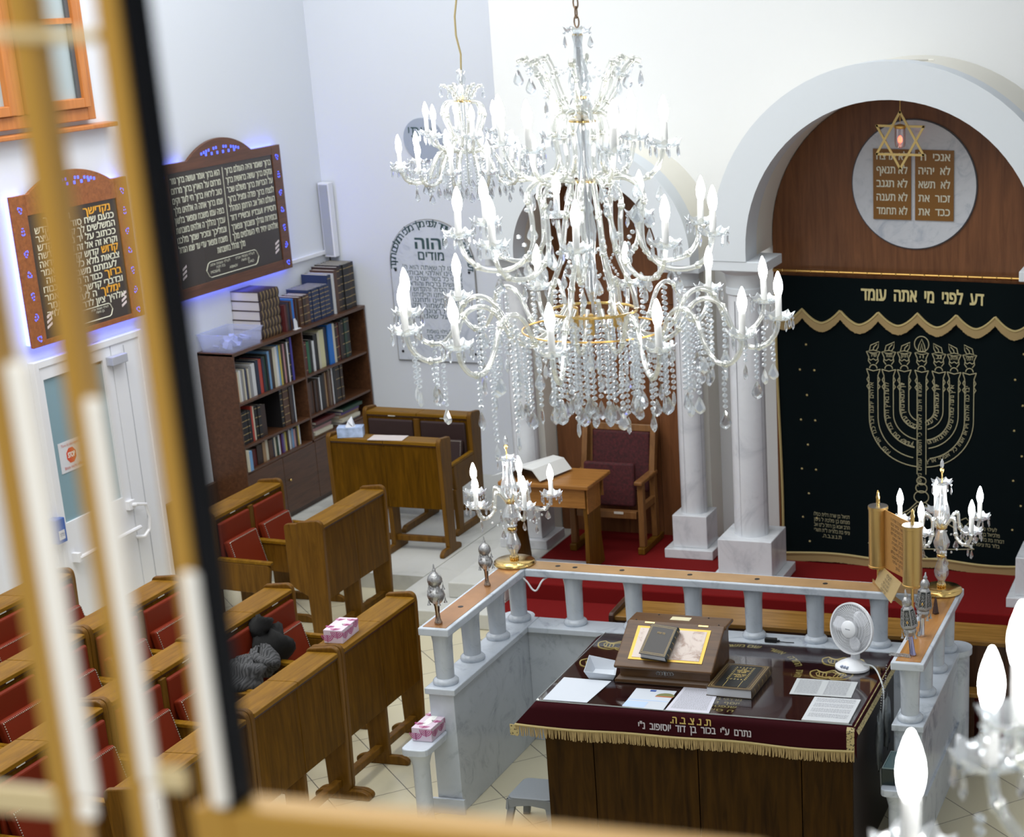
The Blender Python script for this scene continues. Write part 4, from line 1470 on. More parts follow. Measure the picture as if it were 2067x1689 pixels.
def blob(g, c, rx, ry, rz_, seed, n=18, m=12, amp=.18):
    rs = random.Random(seed)
    ph = [(rs.uniform(1, 4), rs.uniform(1, 4), rs.uniform(0, 6)) for _ in range(5)]
    vs, fs = [], []
    for k in range(m + 1):
        for i in range(n):
            a, b_ = 2 * PI * i / n, PI * k / m
            d = 1 + amp * sum(math.sin(p * a * round(1) + q * b_ * 2 + s) for p, q, s in [(round(x), y, z) for x, y, z in ph]) / 2.2
            vs.append((c[0] + rx * d * math.sin(b_) * math.cos(a), c[1] + ry * d * math.sin(b_) * math.sin(a), c[2] - rz_ * d * math.cos(b_)))
    for k in range(m):
        for i in range(n):
            fs.append((k * n + i, k * n + (i + 1) % n, (k + 1) * n + (i + 1) % n, (k + 1) * n + i))
    g.add(vs, fs)


blob(g, (0, -.14, .12), .13, .20, .13, 3)
blob(g, (.02, .10, .15), .10, .13, .10, 5)
STRIPE, nt, b = newmat('striped_cloth')
wv = nt.nodes.new('ShaderNodeTexWave')
wv.inputs['Scale'].default_value = 22
wv.inputs['Distortion'].default_value = 1.5
tcn = nt.nodes.new('ShaderNodeTexCoord')
nt.links.new(tcn.outputs['Object'], wv.inputs['Vector'])
rpn = nt.nodes.new('ShaderNodeValToRGB')
rpn.color_ramp.elements[0].color = (.035, .036, .038, 1)
rpn.color_ramp.elements[1].color = (.11, .11, .115, 1)
nt.links.new(wv.outputs['Fac'], rpn.inputs['Fac'])
nt.links.new(rpn.outputs['Color'], b.inputs['Base Color'])
b.inputs['Roughness'].default_value = .9
g.build('cloth', STRIPE, coat, smooth=True, ang=80)
g = G()
blob(g, (-.01, .26, .18), .11, .17, .14, 9)
blob(g, (-.04, .22, .34), .06, .09, .07, 4)
g.build('black_scarf', flat('black_wool', (.006, .006, .006), .95), coat, smooth=True, ang=80)
t = thing('white_block', 'white block on the floor beside the front pew row', 'block', (-5.26, 8.97, 0))
G().box((-.15, -.16, 0), (.12, .16, .12)).build('block_body', WHITEP, t, bevel=.01)
# ================================================================== MARBLE PLATFORM (balustrade)
bal = thing('marble_balustrade', 'white marble balustrade around three sides of the cloth-covered table', 'balustrade', (-3.35, 10.1, 0))
O = Vector((-3.35, 10.1, 0))


def lb(x0, y0, z0, x1, y1, z1, g=None):
    g = g or G()
    return g.box((x0 - O.x, y0 - O.y, z0), (x1 - O.x, y1 - O.y, z1))


lb(-4.862, 9.50, .0, -4.703, 10.79, .785).build('left_wall', MARB, bal, bevel=.003)
lb(-4.703, 10.645, .0, -1.99, 10.79, .785).build('rear_wall', MARB, bal, bevel=.003)
lb(-1.99, 9.50, .0, -1.83, 10.79, .785).build('right_wall', MARB, bal, bevel=.003)
lb(-4.89, 9.47, 0, -4.68, 9.49, .10).build('base_strip', MARB, bal)
for a in ((-4.878, 9.478, .785, -4.684, 10.80, .826), (-4.684, 10.60, .785, -2.007, 10.80, .826), (-2.007, 9.478, .785, -1.818, 10.80, .826)):
    lb(*a).build('ledge', MARB, bal, bevel=.006)
for cx in (-4.83, -1.865):
    G().lathe([(.095, 0), (.095, .78), (.112, .785), (.112, .8255)], 28, (cx - O.x, 10.79 - O.y, 0)).build('corner_post', MARB, bal, smooth=True)
rails = []
for a in ((-4.882, 9.475, 1.163, -4.690, 10.83, 1.212), (-4.690, 10.632, 1.163, -2.010, 10.83, 1.212), (-2.010, 9.475, 1.163, -1.816, 10.83, 1.212)):
    rails.append(lb(*a).build('handrail', MARB, bal, bevel=.007))
WOODIN = flat('copper_inlay', (.42, .21, .085), .28, .35, var=.12, bscale=8)
WOODIN2 = wood('rail_inlay_wood', (.30, .13, .035), (.48, .23, .07), 'y', .6, .22)
for a, m in (((-4.860, 9.50, 1.212, -4.714, 10.81, 1.2145), WOODIN), ((-4.714, 10.655, 1.212, -1.985, 10.81, 1.2145), flat('rail_inlay_tan', (.46, .28, .13), .35, .2, var=.1, bscale=6)), ((-1.985, 9.50, 1.212, -1.840, 10.81, 1.2145), WOODIN2)):
    lb(*a).build('inlay', m, bal)
holes = [(-4.787, 9.87), (-4.50, 10.735), (-4.38, 10.73), (-4.06, 10.735), (-3.60, 10.735), (-3.15, 10.735), (-2.70, 10.735)]
for x, y in holes:
    G().lathe([(.017, 0), (.017, .0012)], 16, (x - O.x, y - O.y, 1.2146)).build('hole', BLACK, bal)
lb(-4.60, 10.70, 1.142, -2.05, 10.735, 1.163).build('cable_duct', WHITEP, bal)
prof = [(.072, 0), (.076, .008), (.076, .022), (.066, .034), (.0535, .040), (.055, .12), (.058, .27), (.062, .30), (.066, .32), (.066, .338)]
bm_ = G().lathe(prof, 28).mesh('baluster', MARB, True)
bpos = [(-4.785, 9.585), (-4.79, 9.985), (-4.79, 10.375), (-4.79, 10.725)] + [(x, 10.72) for x in (-4.395, -3.985, -3.58, -3.175, -2.765, -2.345)] + [(-1.915, 9.575), (-1.913, 9.98), (-1.913, 10.37), (-1.913, 10.72)]
for x, y in bpos:
    put(bm_, 'baluster', bal, (x - O.x, y - O.y, .826))
# low shelves on posts at the two front ends
for cx in (-4.835, -1.93):
    g = G().prism(rnd([(cx - O.x - .085, 9.18 - O.y), (cx - O.x + .085, 9.18 - O.y), (cx - O.x + .085, 9.50 - O.y), (cx - O.x - .085, 9.50 - O.y)], .05, 4), 'z', .505, .55)
    g.build('end_shelf', MARB, bal, bevel=.006)
    G().lathe([(.058, 0), (.05, .04), (.05, .42), (.062, .47), (.075, .505)], 24, (cx - O.x, 9.27 - O.y, 0)).build('shelf_post', MARB, bal, smooth=True)
lb(-1.83, 9.6, .33, -1.815, 10.7, .345).build('skirting_line', MARB, bal)
t = thing('white_cable', 'thin white cable looping under the corner of the marble handrail', 'cable', (-4.70, 10.62, 1.16))
G().tube(catmull([(.0, .0, .0), (.03, 0, -.03), (.06, 0, -.075), (.085, 0, -.085), (.105, .0, -.06), (.13, .02, -.015), (.16, .08, -.004)]), .006, 6).build('cable_run', WHITEP, t, smooth=True)
db = thing('dark_case', 'dark green glass-topped case on the right marble shelf', 'case', (-1.93, 9.37, .552))
G().box((-.085, -.125, 0), (.085, .12, .10)).build('case_body', flat('case_green', (.006, .018, .018), .25), db, bevel=.004)
G().box((-.075, -.115, .10), (.075, .11, .104)).build('case_glass', flat('case_glass', (.10, .16, .17), .06), db)
G().tube([(-.08, -.12, .103), (.08, -.12, .103), (.08, .115, .103), (-.08, .115, .103)], .004, 4, True).build('case_rim', flat('case_rim', (.22, .30, .30), .3), db)

# ================================================================== TABLE
tb = thing('table', 'tall panelled brown wooden table inside the marble balustrade', 'table', (-3.06, 9.7, 0))
x0, x1, y0, y1 = -.915, .905, -.57, .56
for a, b2 in ((x0, -.625), (-.622, .0), (.003, .608), (.611, x1)):
    G().box((a, y0, 0), (b2 - .003, y0 + .02, .94)).build('front_panel', TABLEW, tb, bevel=.002)
G().box((x0, y0 + .02, 0), (x0 + .02, y1, .94)).build('side_panel', TABLEW, tb)
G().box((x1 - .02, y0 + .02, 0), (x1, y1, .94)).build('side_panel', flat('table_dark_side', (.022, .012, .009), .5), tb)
G().box((x0, y0, .92), (x1, y1, .944)).build('table_top', TABLEW, tb)
G().box((x0 + .02, y1 - .02, 0), (x1 - .02, y1, .92)).build('rear_panel', TABLEW, tb)
TX, TY, TZ = -3.06, 9.7, .944
cl = thing('table_cloth', 'dark maroon velvet table cloth with gold fringe and Hebrew embroidery', 'tablecloth', (TX, TY, TZ))
# grid: the cloth's front hangs with soft folds and flares at the left corner
nx, ny, nd = 60, 10, 8
fx0, fx1 = -.955, .925
fy0, fy1 = -.585, .565


def clothpt(i, k):
    u = i / nx
    x = fx0 + (fx1 - fx0) * u
    if k <= ny:
        y = fy1 + (fy0 - fy1) * k / ny
        return Vector((x, y, .006))
    d = (k - ny) / nd
    fl = max(0, (.12 - u) / .12)
    drop = .135 * d
    return Vector((x - .11 * fl * d, fy0 - .016 - .014 * d * (1 + math.sin(u * 17)) * .6 - .02 * fl * d, .004 - drop - .01 * math.sin(u * 9) * d * .4 + .012 * fl * d))


def clothfront(u, d):
    return clothpt(u * nx, ny + d * nd)


vs, fs = [], []
for k in range(ny + nd + 1):
    for i in range(nx + 1):
        vs.append(clothpt(i, k))
for k in range(ny + nd):
    for i in range(nx):
        a = k * (nx + 1) + i
        fs.append((a, a + 1, a + nx + 2, a + nx + 1))
# left overhang
b0 = len(vs)
for k in range(ny + nd + 1):
    p = vs[k * (nx + 1)]
    kk = min(1, k / ny)
    dn = .03 + .115 * kk if k <= ny else .145
    if k <= ny:
        vs.append(p + Vector((-.055 - .055 * kk, -.01 * kk, -dn)))
    else:
        d = (k - ny) / nd
        vs.append(vs[b0 + ny].lerp(p + Vector((-.0, 0, 0)), d) if False else vs[b0 + ny] + (clothpt(0, ny + nd) - vs[b0 + ny]) * d * .9)
for k in range(ny + nd):
    a, c = k * (nx + 1), b0 + k
    fs.append((a, a + nx + 1, c + 1, c))
# right overhang
c0 = len(vs)
for k in range(ny + nd + 1):
    p = vs[k * (nx + 1) + nx]
    vs.append(p + Vector((.012, 0, -.045)))
for k in range(ny + nd):
    a, c = k * (nx + 1) + nx, c0 + k
    fs.append((a, c, c + 1, a + nx + 1))
co = G().add(vs, fs).build('cloth', MAROON, cl, smooth=True, ang=70)
sm = co.modifiers.new('thick', 'SOLIDIFY')
sm.thickness = .004
sm.offset = 1
g = G()
random.seed(11)
for i in range(300):
    u = (i + .5) / 300
    p = clothfront(u, 1.0)
    q = p + Vector((random.uniform(-.008, .008), -.006, -.062 - random.uniform(-.006, .006)))
    g.tube([p + Vector((0, -.006, .004)), (p + q) / 2 + Vector((random.uniform(-.002, .002), -.003, 0)), q], [.0034, .0036, .003], 4)
g.build('front_fringe', FR, cl, fix=False)
G().tube([clothfront(i / 60, 1.0) + Vector((0, -.006, .002)) for i in range(61)], .008, 6).build('front_braid', GOLDT, cl, smooth=True)
TRIM, nt, b = newmat('patterned_trim')
tcn = nt.nodes.new('ShaderNodeTexCoord')
vo = nt.nodes.new('ShaderNodeTexVoronoi')
vo.inputs['Scale'].default_value = 75
nt.links.new(tcn.outputs['Object'], vo.inputs['Vector'])
rpn = nt.nodes.new('ShaderNodeValToRGB')
rpn.color_ramp.elements[0].position = .20
rpn.color_ramp.elements[1].position = .42
rpn.color_ramp.elements[0].color = (.03, .025, .015, 1)
rpn.color_ramp.elements[1].color = (.48, .39, .18, 1)
nt.links.new(vo.outputs['Distance'], rpn.inputs['Fac'])
nt.links.new(rpn.outputs['Color'], b.inputs['Base Color'])
b.inputs['Roughness'].default_value = .6
g = G()
P = [vs[k * (nx + 1) + nx] for k in range(ny + 1)]
for k in range(ny):
    a, c = P[k] + Vector((-.006, 0, .006)), P[k + 1] + Vector((-.006, 0, .006))
    g.add([a, c, c + Vector((.022, 0, -.052)), a + Vector((.022, 0, -.052)), a + Vector((.004, 0, .002)), c + Vector((.004, 0, .002)), c + Vector((.026, 0, -.052)), a + Vector((.026, 0, -.052))],
          [(0, 1, 2, 3), (4, 7, 6, 5), (0, 4, 5, 1), (3, 2, 6, 7)])
for k in range(nd):
    a, c = clothfront(1.0, k / nd), clothfront(1.0, (k + 1) / nd)
    o = Vector((0, -.006, 0))
    g.add([a + o, c + o, c + o + Vector((-.045, 0, .004)), a + o + Vector((-.045, 0, .002)), a, c, c + Vector((-.045, 0, .004)), a + Vector((-.045, 0, .002))], [(0, 1, 2, 3), (4, 7, 6, 5), (0, 3, 7, 4), (1, 5, 6, 2)])
g.build('right_trim', TRIM, cl)
g = G()
A_, B_ = vs[b0 + ny], clothpt(0, ny + nd)
for k in range(6):
    a, c = A_.lerp(B_, k / 6), A_.lerp(B_, (k + 1) / 6)
    o = Vector((-.004, -.006, 0))
    g.add([a + o, c + o, c + o + Vector((-.035, 0, -.012)), a + o + Vector((-.03, 0, -.014)), a, c, c + Vector((-.035, 0, -.012)), a + Vector((-.03, 0, -.014))], [(0, 1, 2, 3), (4, 7, 6, 5), (0, 3, 7, 4), (1, 5, 6, 2)])
for i in range(26):
    p = B_ + Vector((-.03 + .002 * i, -.004, .0))
    g.tube([p, p + Vector((random.uniform(-.006, .006), -.004, -.05 - random.uniform(0, .02)))], .0034, 4)
g.build('left_corner_trim', TRIM, cl)
g = G()
gs = G()


def onfront(p):
    # p.x along the table, p.z is drop (negative) from the edge
    u = (p.x - fx0) / (fx1 - fx0)
    q = clothfront(u, min(1.0, max(0, -p.z / .135)))
    return (q.x, q.y - .007, q.z)


put_text(g, 'ת. נ. צ. ב. ה.', (-.02, 0, -.047), (1, 0, 0), (0, 0, 1), .038, .235, bold=.03, warp=onfront)
put_text(gs, 'נתרם  ע"י  בכור  בן  דוד  יוסופוב  נ"י', (-.0, 0, -.096), (1, 0, 0), (0, 0, 1), .038, .66, bold=.028, warp=onfront)
gs.build('silver_embroidery', flat('silver_thread', (.55, .52, .58), .4, .3), cl, fix=False)
# embroidery on the top, under the glass
zt_ = .0125
arc = [(-.01 + .41 * math.cos(a), .08 + .41 * math.sin(a), zt_) for a in [math.radians(-2 + 92 * i / 24) for i in range(25)]]
path_text(g, 'וזאת  התורה  אשר  שם', arc, lambda p, d: Vector((d.y, -d.x, 0)), .040, bold=.025)
arc = [(-.01 + .41 * math.cos(a), .08 + .41 * math.sin(a), zt_) for a in [math.radians(92 + 88 * i / 24) for i in range(25)]]
path_text(g, 'משה  לפני  בני  ישראל', arc, lambda p, d: Vector((d.y, -d.x, 0)), .040, bold=.025)
for k, s in enumerate(['לזכר ולעילוי נשמת', 'מרדכי בן', 'יוסף  בן', 'שנפטר', 'ה סיון']):
    put_text(g, s, (.02 + (.10 if k else -.1), -.30 - k * .055, zt_), (1, 0, 0), (0, 1, 0), .030, .16, bold=.02)
g.build('gold_embroidery', flat('gold_embroidery', (.58, .43, .13), .5), cl, fix=False)
g = G()
for cx, cyy in ((.61, .14), (-.80, .05), (-.80, .36), (.63, .36)):
    pts = [(-.10, .06), (-.13, .02), (-.10, -.05), (-.03, -.07), (0, -.05), (.03, -.07), (.10, -.05), (.13, .02), (.10, .06), (.05, .03), (0, .07), (-.05, .03)]
    g.tube([(cx + a, cyy + b2, zt_) for a, b2 in catmull([Vector(p) for p in pts + pts[:1]], 4)[:-1]], .005, 4, True)
    g.tube([(cx + a * .72, cyy + b2 * .66, zt_) for a, b2 in pts], .004, 4, True)
    for s in (-1, 1):
        for q in range(3):
            g.tube([(cx + s * (.022 + .022 * q), cyy - .03, zt_), (cx + s * (.03 + .022 * q), cyy + .025, zt_)], .0035, 4)
g.build('emblem_embroidery', flat('gold_embroidery', (.58, .43, .13), .5), cl, fix=False)
gl = thing('glass_sheet', 'glass sheet lying over the maroon table cloth', 'glass', (TX, TY, TZ + .0135))
G().box((-.952, -.575, 0), (.905, .562, .005)).build('pane', glossglass('table_glass', .20, (.93, .95, .95)), gl)
G().box((-.953, -.577, 0), (.906, -.575, .006)).box((-.953, -.577, 0), (-.951, .562, .006)).build('polished_edge', flat('glass_edge_or_glint', (.45, .48, .48), .2), gl)
GZ = TZ + .0190
INK = flat('print_grey', (.34, .35, .38), .7)


def sheet_paper(label, q, mat=PAPER, lines=0, th=.001, cols=1, skip=0):
    cx, cyy = sum(p[0] for p in q) / 4, sum(p[1] for p in q) / 4
    t = thing('paper_sheet', label, 'paper', (cx, cyy, GZ))
    g = G().prism([(p[0] - cx, p[1] - cyy) for p in q], 'z', 0, th)
    g.build('sheet', mat, t)
    a, b2, c, d = [Vector((p[0] - cx, p[1] - cyy, th + .0006)) for p in q]   # a near-left, b far-left, c far-right, d near-right
    if lines:
        g = G()
        random.seed(len(label))
        for i in range(lines):
            f = .93 - .86 * i / lines
            if skip and i % skip == skip - 1:
                continue
            for col in range(cols):
                s0, s1 = (.06 + col * .94 / cols, .94 / cols * (col + 1) - .04 * (cols > 1)) if cols > 1 else (.08, .92)
                s = s0
                while s < s1:
                    e = min(s1, s + random.uniform(.02, .07))
                    L0, R0 = a.lerp(b2, f), d.lerp(c, f)
                    L1, R1 = a.lerp(b2, f + .35 / lines), d.lerp(c, f + .35 / lines)
                    g.add([L0.lerp(R0, s), L0.lerp(R0, e), L1.lerp(R1, e), L1.lerp(R1, s)], [(0, 1, 2, 3)])
                    s = e + .012
        g.build('printed_lines', INK, t, fix=False)
    return t


PAPW = flat('paper_white', (.56, .60, .66), .6)
sheet_paper('blank white sheet at the left front corner of the table', [(-3.975, 9.135), (-3.983, 9.483), (-3.688, 9.478), (-3.711, 9.138)], PAPW)
pc = sheet_paper('sheet with a small coloured picture and blue bars on the table front', [(-3.495, 9.128), (-3.507, 9.403), (-3.262, 9.403), (-3.250, 9.118)], PAPW)
G().prism([(.115 + .055 * math.cos(PI * i / 10), .02 + .045 * math.sin(PI * i / 10)) for i in range(11)], 'z', .0014, .0020).build('green_mound', flat('print_olive', (.18, .19, .07), .6), pc).location = (-.04, .03, 0)
G().box((.02, .035, .0013), (.125, .05, .0019)).build('orange_strip', flat('print_orange', (.45, .15, .06), .6), pc)
G().box((-.035, .105, .0013), (.0, .13, .0019)).build('blue_square', flat('print_blue', (.03, .08, .32), .6), pc)
G().box((-.12, -.03, .0013), (.115, -.02, .0018)).box((-.12, -.13, .0013), (.01, -.05, .0018)).build('pale_blue_bars', flat('print_pale_blue', (.45, .58, .80), .6), pc)
sheet_paper('printed sheet of grey lines in the middle of the table front', [(-3.239, 9.122), (-3.241, 9.473), (-3.025, 9.469), (-2.982, 9.123)], flat('paper_lilac', (.60, .60, .68), .6), 24)
sheet_paper('two-page leaf of dense print in front of the fan', [(-2.612, 9.49), (-2.629, 9.735), (-2.262, 9.744), (-2.247, 9.501)], flat('paper_grey', (.50, .52, .53), .7), 26, .001, 2)
sheet_paper('thick white booklet page at the right front corner of the table', [(-2.444, 9.122), (-2.453, 9.461), (-2.182, 9.469), (-2.174, 9.125)], flat('paper_warm', (.58, .60, .62), .7), 20, .008, 1, 5)
ty = thing('paper_tray', 'small white open paper tray left of the lectern', 'tray', (-3.80, 9.575, GZ))
g = G()
bo = [(-.03, -.085), (.115, -.075), (.07, .075), (-.05, .07)]
tp = [(-.055, -.10), (.135, -.085), (.085, .10), (-.095, .10)]
for i in range(4):
    j = (i + 1) % 4
    hz = (.05, .035, .05, .075)[i], (.05, .035, .05, .075)[j]
    g.add([(*bo[i], 0), (*bo[j], 0), (*tp[j], hz[1]), (*tp[i], hz[0]), (bo[i][0] * .97, bo[i][1] * .97, 0), (bo[j][0] * .97, bo[j][1] * .97, 0), (tp[j][0] * .97, tp[j][1] * .97, hz[1]), (tp[i][0] * .97, tp[i][1] * .97, hz[0])],
          [(0, 1, 2, 3), (5, 4, 7, 6), (3, 2, 6, 7)])
g.prism(bo, 'z', 0, .002)
g.build('folded_card', PAPW, ty, fix=False)

# ------------------------------------------------------------------ lectern
LW = wood('lectern_wood', (.055, .024, .008), (.13, .062, .02), 'x', 1.0, .28)
lc = thing('lectern', 'sloping wooden table lectern with a marble inlay on the maroon table', 'lectern', (-3.36, 9.49, GZ))


def slab(g, w0, w1, d0, d1, z0, z1):
    return g.add([(-w0, d0[0], z0), (w0, d0[0], z0), (w0, d0[1], z0), (-w0, d0[1], z0), (-w1, d1[0], z1), (w1, d1[0], z1), (w1, d1[1], z1), (-w1, d1[1], z1)],
                 [(0, 3, 2, 1), (4, 5, 6, 7), (0, 1, 5, 4), (1, 2, 6, 5), (2, 3, 7, 6), (3, 0, 4, 7)])


HB = .27
slab(slab(G(), .305, .305, (-.02, .40), (-.02, .40), 0, .018), .305, .285, (-.02, .40), (0, .385), .018, .038).build('base_moulding', LW, lc, bevel=.004)
G().prism([(.0, .038), (.385, .038), (.385, HB), (.25, HB), (.0, .105)], 'x', -.275, .275).build('case', LW, lc, bevel=.002)
sl = math.atan2(HB - .105, .25)
M = Matrix.Translation((0, -.02, .098)) @ Matrix.Rotation(sl, 4, 'X')
ln = .27 / math.cos(sl) + .01
lid = G().box((-.30, -.012, 0), (.30, ln, .022), M).build('sloping_lid', LW, lc, bevel=.008, seg=3)
G().box((-.225, .045, .022), (.225, ln - .045, .0255), M).build('gilt_border', flat('gilt_border', (.55, .34, .06), .35, .5), lid)
G().box((-.205, .06, .0255), (.205, ln - .06, .0275), M).build('marble_inlay', marble('brown_onyx', (.62, .52, .46), (.22, .10, .05), 7), lid)
for x in (-.16, .17):
    G().box((x - .03, ln - .022, .022), (x + .03, ln - .012, .025), M).build('hinge', BRASS, lid)
G().box((-.305, .235, HB), (.305, .40, HB + .022)).build('top_shelf', LW, lc, bevel=.008, seg=3)
G().box((-.06, .30, HB + .022), (.06, .355, HB + .0235)).build('name_plate', flat('plate_cream', (.68, .62, .40), .4), lc)
for x, y in ((-.255, .262), (.255, .262), (-.15, .37), (.16, .37)):
    G().ball((x, y, HB + .022), .006, 8, 4).build('stud', BLACK, lc)
g = G()
for s in (-1, 1):
    for k in range(3):
        g.tube([(s * (.006 + .018 * k) + .010 * math.cos(a), -.0015, .068 + .012 * math.sin(a)) for a in [2 * PI * j / 8 for j in range(8)]], .0016, 4, True)
    g.tube([(s * .055, -.0015, .068), (s * .04, -.0015, .075), (s * .04, -.0015, .061)], .0016, 4, True)
g.tube([(0, -.0015, .055), (0, -.0015, .081)], .002, 4)
g.build('keyhole_ornament', SILVER, lc)


def lying_book(label, M, w_, d_, th, cov, spine_right, gold=True, title=(), parent_cat='book', spc=None):
    t = thing('book', label, 'book', M.translation)
    R3 = M.to_3x3().to_4x4()
    c = .004
    g = G().box((-w_ / 2, -d_ / 2, 0), (w_ / 2, d_ / 2, c), R3).box((-w_ / 2, -d_ / 2, th - c), (w_ / 2, d_ / 2, th), R3)
    g.build('cover', cov, t, bevel=.0015)
    sx = w_ / 2
    g = G().prism([(sx - .003, 0)] + [(sx + .007 * math.sin(PI * i / 8), th * i / 8) for i in range(9)] + [(sx - .003, th)], 'y', -d_ / 2, d_ / 2, R3)
    g.build('spine', spc or cov, t, smooth=True)
    G().box((-w_ / 2 + .006, -d_ / 2 + .005, c), (w_ / 2 - .002, d_ / 2 - .005, th - c), R3).build('pages', flat('page_block', (.66, .68, .72), .7), t)
    g = G()
    for k in range(5):
        y = -d_ * .38 + d_ * .19 * k
        g.prism([(sx + .0078 * math.sin(PI * i / 8), th * i / 8) for i in range(1, 8)] + [(sx + .005 * math.sin(PI * i / 8), th * i / 8) for i in range(7, 0, -1)], 'y', y, y + .005, R3)
    g.build('spine_bands', SPG, t)
    if gold:
        g = G()
        for k, f in enumerate((.46, .42)):
            a, b2 = w_ * f, d_ * f
            for u in (-1, 1):
                g.box((u * a - .0012, -b2, th), (u * a + .0012, b2, th + .0006), R3).box((-a, u * b2 - .0012, th), (a, u * b2 + .0012, th + .0006), R3)
        for q, (s, y, hh, ww) in enumerate(title):
            put_text(g, s, R3 @ Vector((0, y, th + .0008)), R3.to_3x3() @ Vector((1, 0, 0)), R3.to_3x3() @ Vector((0, 1, 0)), hh, ww, bold=.02)
        g.build('gilt_tooling', SPG, t, fix=False)
    return t


Ml = lc.matrix_world if False else Matrix.Translation((-3.36, 9.49, GZ)) @ M
lying_book('dark leather book lying on the sloping lectern', Ml @ Matrix.Translation((-.055, ln * .47, .0285)) @ Matrix.Rotation(-.10, 4, 'Z'), .165, .225, .048, flat('leather_black_brown', (.020, .014, .010), .35), True, True, [('סדר תפלות', .045, .012, .05)], spc=flat('spine_dark_teal', (.010, .025, .030), .35))
bk2 = lying_book('thick black and gold Hebrew book lying right of the lectern', Matrix.Translation((-2.935, 9.565, GZ)) @ Matrix.Rotation(-.02, 4, 'Z'), .275, .39, .055, flat('leather_bronze', (.055, .035, .018), .35), True, True, [('תורה', .10, .016, .03), ('חמשה חומשי', .075, .016, .07), ('תורה', .05, .018, .04), ('כתר', -.005, .022, .06)])
Rb = Matrix.Rotation(-.02, 4, 'Z')
G().box((-.095, -.165, .0551), (.095, .165, .0556), Rb).build('black_field', flat('leather_black', (.008, .009, .008), .4), bk2)
g = G()
for a, b2, c, d in ((-.055, -.05, .055, .14), (-.048, -.043, .048, .133)):
    for j in range(28):
        f = j / 28
        per = 2 * ((c - a) + (d - b2))
        s_ = f * per
        if s_ < c - a:
            p = (a + s_, b2)
        elif s_ < c - a + d - b2:
            p = (c, b2 + s_ - (c - a))
        elif s_ < 2 * (c - a) + d - b2:
            p = (c - (s_ - (c - a) - (d - b2)), d)
        else:
            p = (a, d - (s_ - 2 * (c - a) - (d - b2)))
        g.box((p[0] - .004, p[1] - .002, .0556), (p[0] + .003, p[1] + .003, .0562), Rb)
for q, (s, y, hh, ww) in enumerate([('תורה', .105, .012, .03), ('חמשה חומשי', .08, .014, .075), ('תורה', .052, .018, .05), ('כתר מלכות', .012, .018, .075), ('ירושלים', -.02, .01, .04)]):
    put_text(g, s, Rb @ Vector((0, y, .0566)), (1, 0, 0), (0, 1, 0), hh, ww, bold=.02)
for x in (-.045, .045):
    g.box((x - .001, -.165, .0556), (x + .001, -.06, .0561), Rb)
g.build('gold_title', flat('gold_title', (.62, .48, .16), .4), bk2, fix=False)

# ------------------------------------------------------------------ fan
fan = thing('fan', 'white desk fan on the rear right corner of the table', 'fan', (-2.345, 9.955, GZ), -.42)
FW = flat('fan_white', (.84, .86, .90), .3)
G().lathe([(.105, 0), (.11, .006), (.108, .016), (.085, .034), (.05, .052), (.035, .06), (0, .062)], 32, (0, 0, 0)).build('base', FW, fan, smooth=True).scale = (1.02, .82, 1)
G().tube([(.0, .03, .05), (.0, .035, .12), (0, .04, .20)], [.030, .025, .022], 14).build('neck', FW, fan, smooth=True)
MF = Matrix.Translation((0, 0, .255)) @ Matrix.Rotation(math.radians(-8), 4, 'X') @ Matrix.Rotation(PI / 2, 4, 'X')   # local z -> -y (front)
G().lathe([(.0, -.115), (.035, -.113), (.048, -.09), (.05, -.04), (.045, -.02)], 24, (0, 0, 0), MF).build('motor_housing', FW, fan, smooth=True)
RG = .152
G().lathe([(RG - .004, -.008), (RG + .005, -.008), (RG + .005, .010), (RG - .004, .010), (RG - .004, -.008)], 48, (0, 0, 0), MF).build('outer_ring', FW, fan, smooth=True)
for nm, zz, sgn in (('front_guard', .035, 1), ('rear_guard', -.045, -1)):
    g = G()
    for i in range(54):
        a = 2 * PI * i / 54
        P = []
        for j in range(7):
            r = .045 + (RG - .045) * j / 6
            aa = a + .9 * j / 6
            P.append((r * math.cos(aa), r * math.sin(aa), zz * (1 - (j / 6) ** 3)))
        g.tube(P, .00075, 4, False, MF)
    for j in range(1, 6):
        r = .045 + (RG - .045) * j / 6
        g.tube([(r * math.cos(2 * PI * i / 40), r * math.sin(2 * PI * i / 40), zz * (1 - (j / 6) ** 3)) for i in range(40)], .0008, 4, True, MF)
    g.build(nm, FW, fan, fix=False)
hub = G().lathe([(.052, .026), (.052, .036), (.045, .042), (0, .043)], 28, (0, 0, 0), MF).build('hub_disc', FW, fan, smooth=True)
G().box((-.018, -.0025, .0432), (.018, .0025, .0438), MF).build('maker_mark', flat('mark_grey', (.30, .32, .36), .5), hub)
for k in range(3):
    g = G()
    vs, fs = [], []
    for i in range(9):
        for j in range(7):
            r = .03 + .105 * i / 8
            wdt = .62 * (math.sin(PI * min(1, (i + 1.2) / 9.5)) ** .6) + .15
            a = (j / 6 - .5) * 2 * wdt + .25 * i / 8
            vs.append((r * math.cos(a), r * math.sin(a), .016 * (j / 6 - .5) * 2 - .004))
    for i in range(8):
        for j in range(6):
            q = i * 7 + j
            fs.append((q, q + 1, q + 8, q + 7))
    g.add(vs, fs, MF @ Matrix.Rotation(2 * PI * k / 3 + .5, 4, 'Z'))
    o = g.build('blade', flat('blade_white', (.78, .80, .86), .35), fan, smooth=True)
    sm = o.modifiers.new('thick', 'SOLIDIFY')
    sm.thickness = .002
for k in range(3):
    G().box((-.028 + .02 * k, -.085, .026), (-.016 + .02 * k, -.065, .038)).build('switch', flat('switch_grey', (.40, .46, .60), .4), fan, bevel=.002)
t = thing('fan_cable', 'thin white cable running from the fan over the table edge', 'cable', (-2.27, 9.93, GZ + .02))
